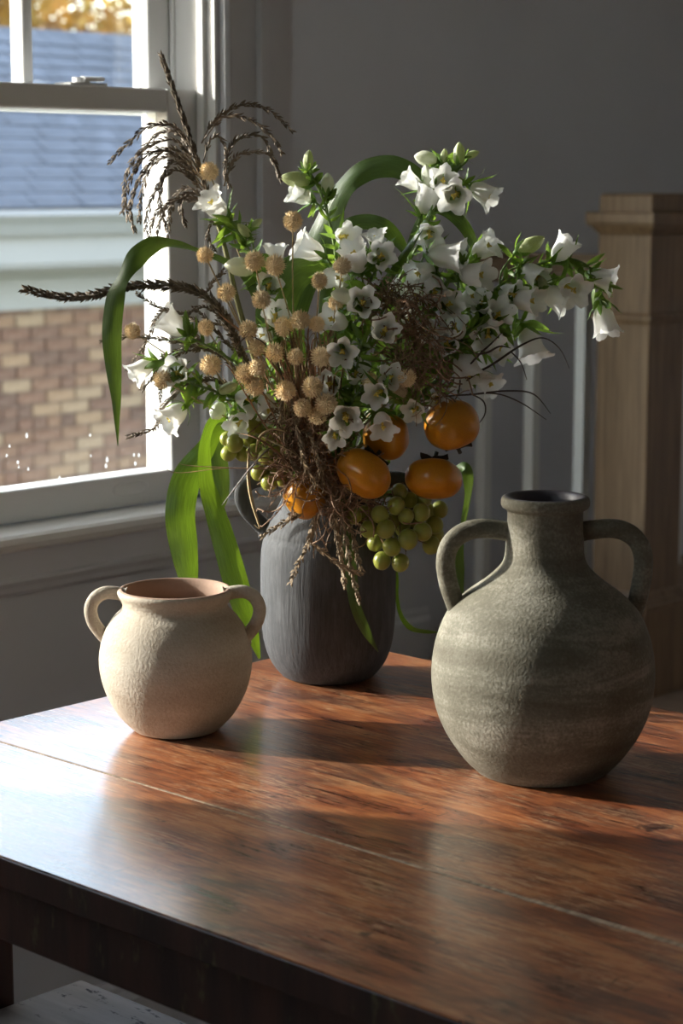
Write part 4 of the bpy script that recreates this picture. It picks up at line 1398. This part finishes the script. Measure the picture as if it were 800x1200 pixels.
plume('pale tan seed heads knotted among the persimmons above the vase mouth', [
    [(340, 460, -.11), (345, 490, -.13), (352, 520, -.135), (358, 548, -.135)],
    [(350, 470, -.11), (362, 470, -.13), (385, 472, -.125)],
    [(352, 505, -.12), (365, 515, -.14), (374, 545, -.145), (380, 575, -.14)],
    [(345, 500, -.11), (338, 530, -.13), (350, 556, -.135)],
    [(352, 510, -.12), (355, 540, -.15), (372, 570, -.15)],
    [(390, 540, -.12), (376, 552, -.14), (365, 575, -.14)],
    [(328, 470, -.1), (332, 510, -.12), (345, 545, -.13), (365, 560, -.135)],
    [(352, 455, -.11), (332, 470, -.125), (329, 500, -.13)]], seedl_m, sl=0.0075, step=0.0032)

# ------------------------------------------------------------------ long green blades
def blade(label, pts, mat=blade_m, fold=0.25, name='corn_leaf', foot=True, per=9):
    """pts: (x, y, depth, width, turn) ; turn 0 faces the viewer, 90 is edge on"""
    q = [tuple(p) + (0,) * (5 - len(p)) for p in pts]
    q = smooth_path(q, per)
    C_ = [B(*p[:3]) for p in q]
    n = len(q)
    vs_, fs_ = [], []
    uv = []
    for i in range(n):
        t = (C_[min(i + 1, n - 1)] - C_[max(i - 1, 0)]).normalized()
        view = (C_[i] - CAM).normalized()
        side = t.cross(view)
        side.normalize()
        nrm = side.cross(t).normalized()
        a = math.radians(q[i][4])
        sd_ = side * math.cos(a) + nrm * math.sin(a)
        nn = sd_.cross(t).normalized()
        w_ = max(0.2, q[i][3]) * px_at(C_[i]) * 0.5
        rip = 0.08 * math.sin(i * 0.55)
        for k, sgn in enumerate((-1, -0.5, 0, 0.5, 1)):
            off = nn * (w_ * fold * (abs(sgn) ** 1.3) + w_ * rip * (sgn ** 2) * (1 if sgn > 0 else -1))
            vs_.append(C_[i] + sd_ * (w_ * sgn) + off)
            uv.append((k / 4, i / 10))
    for i in range(n - 1):
        for k in range(4):
            fs_.append((i * 5 + k, i * 5 + k + 1, i * 5 + k + 6, i * 5 + k + 5))
    o = MB().add(vs_, fs_).build(name, mat, None, smooth=True, origin=C_[0])
    me = o.data
    ul = me.uv_layers.new(name='UVMap')
    for lp in me.loops:
        ul.data[lp.index].uv = uv[lp.vertex_index]
    return tag(o, label, 'leaf')
blade('long green blade folding over and hanging in front of the window pane',
      [(375, 600, -.02, 8), (330, 430, -.06, 10), (295, 335, -.075, 12), (268, 310, -.08, 11, 40), (235, 296, -.085, 11, 58), (205, 287, -.09, 15, 55), (181, 288, -.095, 22, 30), (160, 302, -.1, 24, 0), (144, 324, -.105, 18, -40), (135, 348, -.105, 22, -15), (131, 390, -.105, 23), (133, 430, -.105, 19), (136, 465, -.105, 12), (137, 495, -.105, 6), (138, 522, -.105, 1)], mat=blade_d)
blade('wide bright green blade hanging in front of the window stool',
      [(372, 600, -.02, 8), (310, 520, -.03, 10), (262, 505, -.045, 16, 30), (238, 530, -.05, 24), (219, 560, -.055, 34), (211, 600, -.06, 35), (215, 640, -.06, 33), (221, 680, -.06, 22), (225, 720, -.06, 3)], fold=0.2)
blade('long green blade hanging down behind the right handle of the cream jar',
      [(372, 600, -.02, 8), (300, 510, -.045, 10), (258, 490, -.06, 12, 30), (242, 515, -.07, 16, 40), (242, 560, -.07, 20, 30), (252, 600, -.07, 24), (264, 640, -.07, 28), (277, 685, -.07, 29), (288, 720, -.07, 24), (297, 748, -.07, 14), (304, 772, -.065, 3)], fold=0.2)
blade('short dark green blade hanging between two longer ones beside vase handle',
      [(372, 590, -.02, 8), (305, 500, -.03, 10), (262, 488, -.035, 14), (251, 510, -.04, 20), (256, 550, -.04, 24), (259, 580, -.04, 18), (257, 604, -.04, 3)], mat=blade_d)
blade('broad dark green blade arching high over the flowers to the right',
      [(378, 600, .02, 10), (352, 450, .03, 22), (340, 380, .03, 34, 10), (356, 325, .03, 36, 20), (378, 270, .03, 34, 25), (398, 225, .025, 28, 35), (425, 201, .02, 26, 15), (458, 195, .015, 26), (487, 207, .01, 22), (507, 228, .01, 14), (520, 250, .01, 4)], mat=blade_d)
blade('short broad green blade folded behind the reddish straw',
      [(378, 590, .0, 10), (335, 440, -.01, 30), (322, 370, -.015, 46), (340, 325, -.015, 44), (370, 312, -.01, 34), (395, 328, -.005, 24), (408, 350, 0, 4)], mat=blade_d, fold=0.15)
blade('dark green blade bending over behind the white bells near arching blade',
      [(385, 590, .02, 8), (380, 400, .02, 14), (388, 310, .015, 18), (402, 271, .01, 18), (425, 260, .005, 18), (450, 266, 0, 19), (468, 284, 0, 14), (480, 305, 0, 3)], mat=blade_d)
blade('narrow green blade curving down below the top flower cluster',
      [(395, 590, .0, 6), (440, 420, -.01, 8), (480, 290, -.03, 9), (500, 248, -.04, 11), (520, 246, -.045, 14), (541, 262, -.045, 15), (554, 285, -.045, 11), (560, 312, -.045, 3)], mat=blade_d)
blade('pale green narrow blade rising towards the top flower cluster',
      [(392, 590, -.02, 6), (415, 440, -.08, 8), (440, 355, -.095, 10), (462, 315, -.10, 11, 30), (485, 280, -.095, 10, 50), (500, 255, -.085, 6, 50), (507, 240, -.08, 1)])
blade('narrow twisted green blade hanging behind the olive jug handle',
      [(400, 590, .02, 6), (470, 575, .03, 8), (525, 557, .03, 9), (545, 548, .02, 14, 20), (550, 575, .015, 15, 50), (543, 615, .015, 11, 60), (537, 645, .015, 13, 10), (538, 670, .015, 12), (542, 700, .015, 2)], mat=blade_d)
blade('olive green blade hanging down the front of the charcoal vase',
      [(392, 580, -.06, 6), (402, 590, -.10, 10), (407, 630, -.105, 13), (411, 670, -.105, 14), (416, 708, -.105, 13), (428, 738, -.10, 11), (443, 764, -.096, 1)], mat=blade_d)
blade('thin green blade curling out from behind the charcoal vase',
      [(410, 590, .03, 4), (450, 620, .045, 5), (464, 670, .045, 4), (465, 700, .045, 4), (470, 722, .045, 5), (482, 736, .045, 7, 30), (500, 740, .04, 5, 30), (515, 741, .035, 1)])

# ------------------------------------------------------------------ dry straw blades and tendrils
def strip(name, label, pts, mat, cat, group=None, flat=(1.0, 0.25)):
    P = [B(*p[:3]) for p in pts]
    w_ = [p[3] for p in pts]
    q = smooth_path([tuple(p) + (w,) for p, w in zip(P, w_)], 6)
    m_ = MB().tube([p[:3] for p in q], [max(0.15, p[3]) * PX * 0.5 for p in q], 5, flat=flat)
    return tag(m_.build(name, mat, None, smooth=True, origin=P[0]), label, cat, group)
Rs = random.Random(31)
for k in range(64):
    x1 = Rs.gauss(356, 30)
    y1 = Rs.uniform(385, 450)
    x0 = 372 + Rs.uniform(-22, 22)
    d0 = -0.075 + Rs.uniform(-.03, .02)
    d1 = -0.105 + Rs.uniform(-.035, .03)
    mid = ((x0 + x1) / 2 + Rs.uniform(-9, 9), (555 + y1) / 2 + 10, (d0 + d1) / 2 - 0.012)
    tip = (x1 + Rs.uniform(-26, 26), y1 + Rs.uniform(-16, 22), d1 - 0.004)
    strip('dried_grass_blade', 'thin reddish-brown dried grass blade standing among the straw globes',
          [(376 + Rs.uniform(-10, 10), 625, 0, 1.6), (x0, 560, d0, 2.2), (*mid, 2.4), (x1, y1, d1, 1.8), (*tip, 0.4)], straw_m, 'dried grass', 'reddish dried grass blades')
for lb, pts, m_ in (
    ('long reddish dried blade curling left past the wide green blade', [(365, 545, -.11, 3), (320, 548, -.12, 3.5), (260, 549, -.115, 3), (215, 554, -.11, 2.5), (197, 551, -.11, 2), (186, 537, -.11, 1)], straw_m),
    ('thin brown dried blade lying level above the vase handle', [(360, 552, -.11, 3), (310, 550, -.125, 4), (265, 548, -.125, 4), (225, 546, -.12, 3), (208, 543, -.12, 1)], straw_m),
    ('dark dried blade drooping in front of the vase handle', [(345, 520, -.11, 3), (318, 524, -.13, 4), (296, 545, -.135, 4), (275, 572, -.135, 4), (260, 592, -.135, 1)], vine_m),
    ('pale tan dried strip slanting across the small grape bunch', [(300, 508, -.12, 2), (322, 519, -.135, 5), (340, 528, -.138, 5), (358, 540, -.13, 2)], gstem_m),
    ('rust-red dried blade crossing above the small grape bunch', [(275, 507, -.12, 2), (300, 513, -.135, 6), (325, 530, -.137, 7), (350, 552, -.13, 4), (380, 560, -.12, 3)], straw_m),
    ('curled pale dried blade looping over the small grape bunch', [(300, 530, -.12, 1.5), (304, 512, -.135, 2.5), (318, 503, -.14, 3), (335, 506, -.13, 2)], gstem_m),
    ('grey-brown dried blade falling from grapes to the vase shoulder', [(292, 520, -.11, 2), (291, 560, -.13, 4), (296, 590, -.13, 4), (304, 618, -.125, 2), (298, 615, -.125, 1)], gstem_m),
    ('curly dried blade looped over the yellow persimmon on the vase shoulder', [(390, 552, -.12, 3), (365, 556, -.14, 5), (342, 563, -.145, 4), (331, 582, -.145, 3), (338, 600, -.145, 2), (348, 596, -.145, 1)], straw_m),
    ('bronze dried blade slanting down from the straw globes to left', [(345, 470, -.09, 3), (318, 425, -.11, 6), (290, 395, -.115, 7), (265, 375, -.11, 4), (255, 365, -.11, 1)], straw_m),
    ('dark curved dried blade arching over the straw globes', [(345, 480, -.11, 2.5), (328, 435, -.125, 3), (312, 405, -.13, 2.5), (292, 394, -.13, 2.5), (278, 405, -.13, 2), (273, 414, -.13, 1)], vine_m),
    ('short cream dried blade bent beside the open white bell', [(358, 430, -.12, 2), (362, 412, -.14, 2.5), (375, 410, -.145, 2.5), (388, 413, -.145, 1)], gstem_m),
    ):
    strip('curled_dried_grass', lb, pts, m_, 'dried grass')
for lb, pts in (
    ('dark wiry tendril arching level to the right above the topmost persimmon', [(470, 475, -.06, 2.5), (520, 465, -.09, 2.5), (555, 462, -.09, 2.8), (595, 458, -.08, 2.5), (625, 462, -.075, 2), (645, 485, -.07, 1)]),
    ('dark wiry tendril forking below the level one before the balusters', [(560, 461, -.09, 2), (585, 462, -.085, 2.2), (612, 473, -.08, 2), (640, 492, -.078, 1)]),
    ('dark wiry tendril with curled end hanging from the level one', [(550, 461, -.09, 2), (566, 470, -.09, 2.2), (568, 485, -.09, 2), (558, 500, -.09, 1.5)]),
    ('dark wiry tendril rising past the drooping bell and curling over', [(520, 465, -.07, 3), (555, 440, -.085, 3), (580, 425, -.085, 3.5), (610, 405, -.075, 3), (635, 396, -.07, 2), (655, 408, -.065, 1.5), (667, 432, -.06, 0.8)]),
    ('dark wiry tendril dropping straight beside the drooping bell', [(598, 412, -.08, 2), (610, 425, -.075, 2), (617, 445, -.072, 0.8)]),
    ('dark wiry tendril crossing upward in front of the hanging bells', [(535, 445, -.10, 2.5), (560, 417, -.11, 3), (575, 403, -.11, 2.5), (588, 390, -.11, 1)]),
    ('dark wiry tendril curving right in front of the hanging bells', [(545, 414, -.10, 2), (568, 414, -.112, 3), (585, 406, -.112, 2.5), (598, 408, -.11, 1)]),
    ('dark wiry tendril looped low behind the topmost persimmon', [(525, 450, -.08, 2), (538, 443, -.09, 2), (537, 460, -.09, 2), (532, 470, -.085, 1.5)]),
    ):
    strip('vine_tendril', lb, pts, vine_m, 'tendril', None, (1, 0.8))

def tangle(name, label, regions, n, seed, mat, ln=(30, 70), rad=0.0007, droop=0.6):
    Rt = random.Random(seed)
    m_ = MB()
    for k in range(n):
        (x, y, rx, ry, d, rd) = regions[k % len(regions)]
        p = [x + Rt.gauss(0, rx), y + Rt.gauss(0, ry), d + Rt.gauss(0, rd)]
        a = Rt.random() * 6.28
        L = Rt.uniform(*ln)
        pts = []
        cur = Rt.uniform(-0.5, 0.5)
        for j in range(7):
            pts.append(tuple(B(*p)))
            a += cur + Rt.gauss(0, 0.3)
            p = [p[0] + math.cos(a) * L / 7, p[1] + math.sin(a) * L / 7 + droop * L / 14, p[2] + Rt.gauss(0, 0.004)]
        m_.tube(smooth_path(pts, 2), rad * Rt.uniform(0.6, 1.4), 4, caps=False)
        if k % 2 == 0:
            for j in range(6):
                q = Vector(pts[j + 1])
                m_.seed(q, Vector((Rt.gauss(0, 1), Rt.gauss(0, 1), Rt.gauss(0, 1) - 0.5)), 0.005, 0.0009)
    o = m_.build(name, mat)
    tag(o, label, 'dried tangle')
    o['kind'] = 'stuff'
    return o
tangle('dried_tendril_tangle', 'matted brown dried tendrils in the middle of the white bells',
       [(474, 360, 15, 7, -.118, .012), (496, 378, 12, 13, -.12, .012), (492, 405, 12, 20, -.122, .012), (501, 440, 9, 17, -.12, .01), (462, 348, 9, 6, -.11, .008), (470, 425, 14, 8, -.10, .01)], 250, 3, tangle_m)
tangle('dried_straw_tangle', 'matted brown straw above the charcoal vase mouth',
       [(370, 520, 22, 20, -.115, .015), (385, 555, 18, 14, -.125, .012), (350, 500, 14, 16, -.11, .012), (390, 585, 12, 12, -.115, .01), (340, 540, 14, 14, -.115, .01), (425, 590, 18, 8, -.09, .01)], 330, 4, tangle_m)

# ------------------------------------------------------------------ persimmons
def persimmon(label, x, y, w, h, axis, d, elong=0.8, seed=0, stem=True):
    """axis: direction of the stem end"""
    c = B(x, y, d)
    s = px_at(c) * w / 2
    root = thing('persimmon', c, label, 'persimmon')
    q = zrot(wdir(axis), seed)
    n_, k_ = 40, 18
    m_ = MB()
    prof = []
    for i in range(k_ + 1):
        a = math.pi * i / k_
        r = abs(math.sin(a)) ** 0.82
        z = -math.cos(a)
        z = math.copysign(abs(z) ** 0.9, z)
        if z > 0.8:
            z -= (1 - r) ** 2 * 0.16
        if z < -0.9:
            z += (1 - r) ** 3 * 0.06
        prof.append((r if 0 < i < k_ else 0, z * elong))
    m_.lathe(prof, n_)
    for i, v_ in enumerate(m_.v):
        a = math.atan2(v_[1], v_[0])
        rr = 1 + 0.03 * math.cos(4 * a) - 0.012 * math.cos(8 * a + 1)
        m_.v[i] = (v_[0] * rr, v_[1] * rr, v_[2])
    link('fruit', m_.mesh('fruit', pers_m, smooth=True), root, c, q, s)
    cm = MB()
    for k in range(4):
        a = math.pi / 2 * k + 0.4
        for_ = []
        for i in range(5):
            t = i / 4
            w_ = 0.30 * math.sin(math.pi * (0.25 + 0.72 * t)) if t < 1 else 0.02
            rad = 0.06 + 0.62 * t
            zz_ = elong * (0.93 - 0.16 * t * t) + 0.10 * t * math.sin(k * 2 + seed) + 0.08 + 0.10 * t ** 3
            cx, sx = math.cos(a), math.sin(a)
            for_ += [(cx * rad - sx * sg * w_, sx * rad + cx * sg * w_, zz_ - 0.05 * abs(sg) + 0.05 * math.sin(5 * t + k) * abs(sg)) for sg in (-1, 0, 1)]
        fs_ = [(i * 3 + j, i * 3 + j + 1, i * 3 + j + 4, i * 3 + j + 3) for i in range(4) for j in range(2)]
        cm.add(for_, fs_)
    cm.tube([(0, 0, elong * 0.85), (0.02, 0, elong * 0.85 + 0.2), (0.06, 0.02, elong * 0.85 + 0.42)], [0.09, 0.07, 0.08], 8)
    link('calyx', cm.mesh('calyx', calyx_m, smooth=True), root, c, q, s)
    return root
persimmon('glossy round orange persimmon topmost of the fruit, right of the vase', 529, 498, 65, 58, (.25, -.85, -.35), -.10, 0.86, 1)
persimmon('oblong orange persimmon lying directly above the large grape bunch', 508, 561, 67, 46, (.08, .95, -.3), -.095, 0.66, 2)
persimmon('tilted golden persimmon with creased skin above the vase shoulder', 426, 555, 68, 52, (.5, .75, -.3), -.125, 0.70, 3)
persimmon('shaded orange persimmon set back beneath the hanging white bells', 452, 512, 56, 50, (.3, .5, -.8), -.085, 0.85, 4)
persimmon('yellow sunlit persimmon resting on the shoulder of the vase', 357, 583, 52, 46, (.7, .45, -.4), -.10, 0.85, 5)
persimmon('orange persimmon half buried behind the brown straw', 376, 532, 52, 50, (.1, .7, -.6), -.085, 0.85, 6)

# ------------------------------------------------------------------ grapes
gm_ = MB().lathe([(0, -1.08)] + [(math.sin(math.pi * i / 12), -1.08 * math.cos(math.pi * i / 12)) for i in range(1, 12)] + [(0, 1.08)], 20).mesh('grape', grape_m, smooth=True)
def grapes(label, lst, stalkpts, seed):
    Rr_ = random.Random(seed)
    st = [B(*q) for q in stalkpts]
    root = thing('grape_bunch', st[0], label, 'grapes')
    m_ = MB()
    path = [Vector(p) for p in smooth_path([tuple(p) for p in st], 5)]
    m_.tube(path, 0.0018, 6)
    for x, y, r, d in lst:
        c = B(x, y, d)
        k = nearest(path, c)
        m_.tube([path[k], path[k].lerp(c, 0.5) + Vector((0, 0, 0.003)), c], 0.0009, 5)
        link('grape', gm_, root, c, zrot(Vector((Rr_.gauss(0, .5), Rr_.gauss(0, .5), 1)).normalized()), r * px_at(c))
    m_.build('stalk', stem_m, root, smooth=True)
    return root
grapes('large bunch of green grapes hanging beside the charcoal vase', [
    (468, 576, 9.5, -.085), (464, 592.5, 10.5, -.10), (445, 603, 10.5, -.105), (475.5, 605, 9.5, -.10), (493.5, 600.5, 10.5, -.095), (452, 620, 11, -.11), (478, 632, 11.8, -.105),
    (495, 623, 11, -.09), (459, 641, 10.8, -.105), (447.5, 657, 10.5, -.095), (469, 659.5, 10.5, -.10), (432, 620, 10, -.10), (472, 619, 10, -.075), (505, 639, 10.5, -.07), (509, 615, 10.5, -.06),
    (515, 597, 10, -.055), (496, 584, 10, -.07), (480, 586, 9, -.075), (414, 605, 9.5, -.10), (510, 627, 10.5, -.045), (428, 602, 10, -.085), (486, 612, 10, -.06), (462, 610, 10, -.075), (500, 600, 10, -.055), (440, 636, 10, -.085)],
    [(400, 575, -.06), (440, 575, -.075), (470, 590, -.075), (475, 620, -.075), (466, 645, -.085)], 1)
grapes('small bunch of green grapes spilling over the vase handle', [
    (266, 514, 8.5, -.09), (275, 519.5, 10.5, -.105), (268, 531, 9.5, -.085), (297, 499, 11.5, -.085), (303, 554, 9.5, -.095), (315, 565.5, 9.8, -.10), (321, 553, 10, -.085), (312, 536, 10, -.10),
    (298, 530, 10, -.085), (292, 514, 10, -.075), (314, 511, 10.5, -.085), (325, 520, 10.5, -.08), (284, 532, 9, -.075), (328, 540, 10, -.075), (332, 562, 9, -.075)],
    [(365, 560, -.05), (330, 535, -.07), (300, 520, -.07), (275, 520, -.08)], 2)
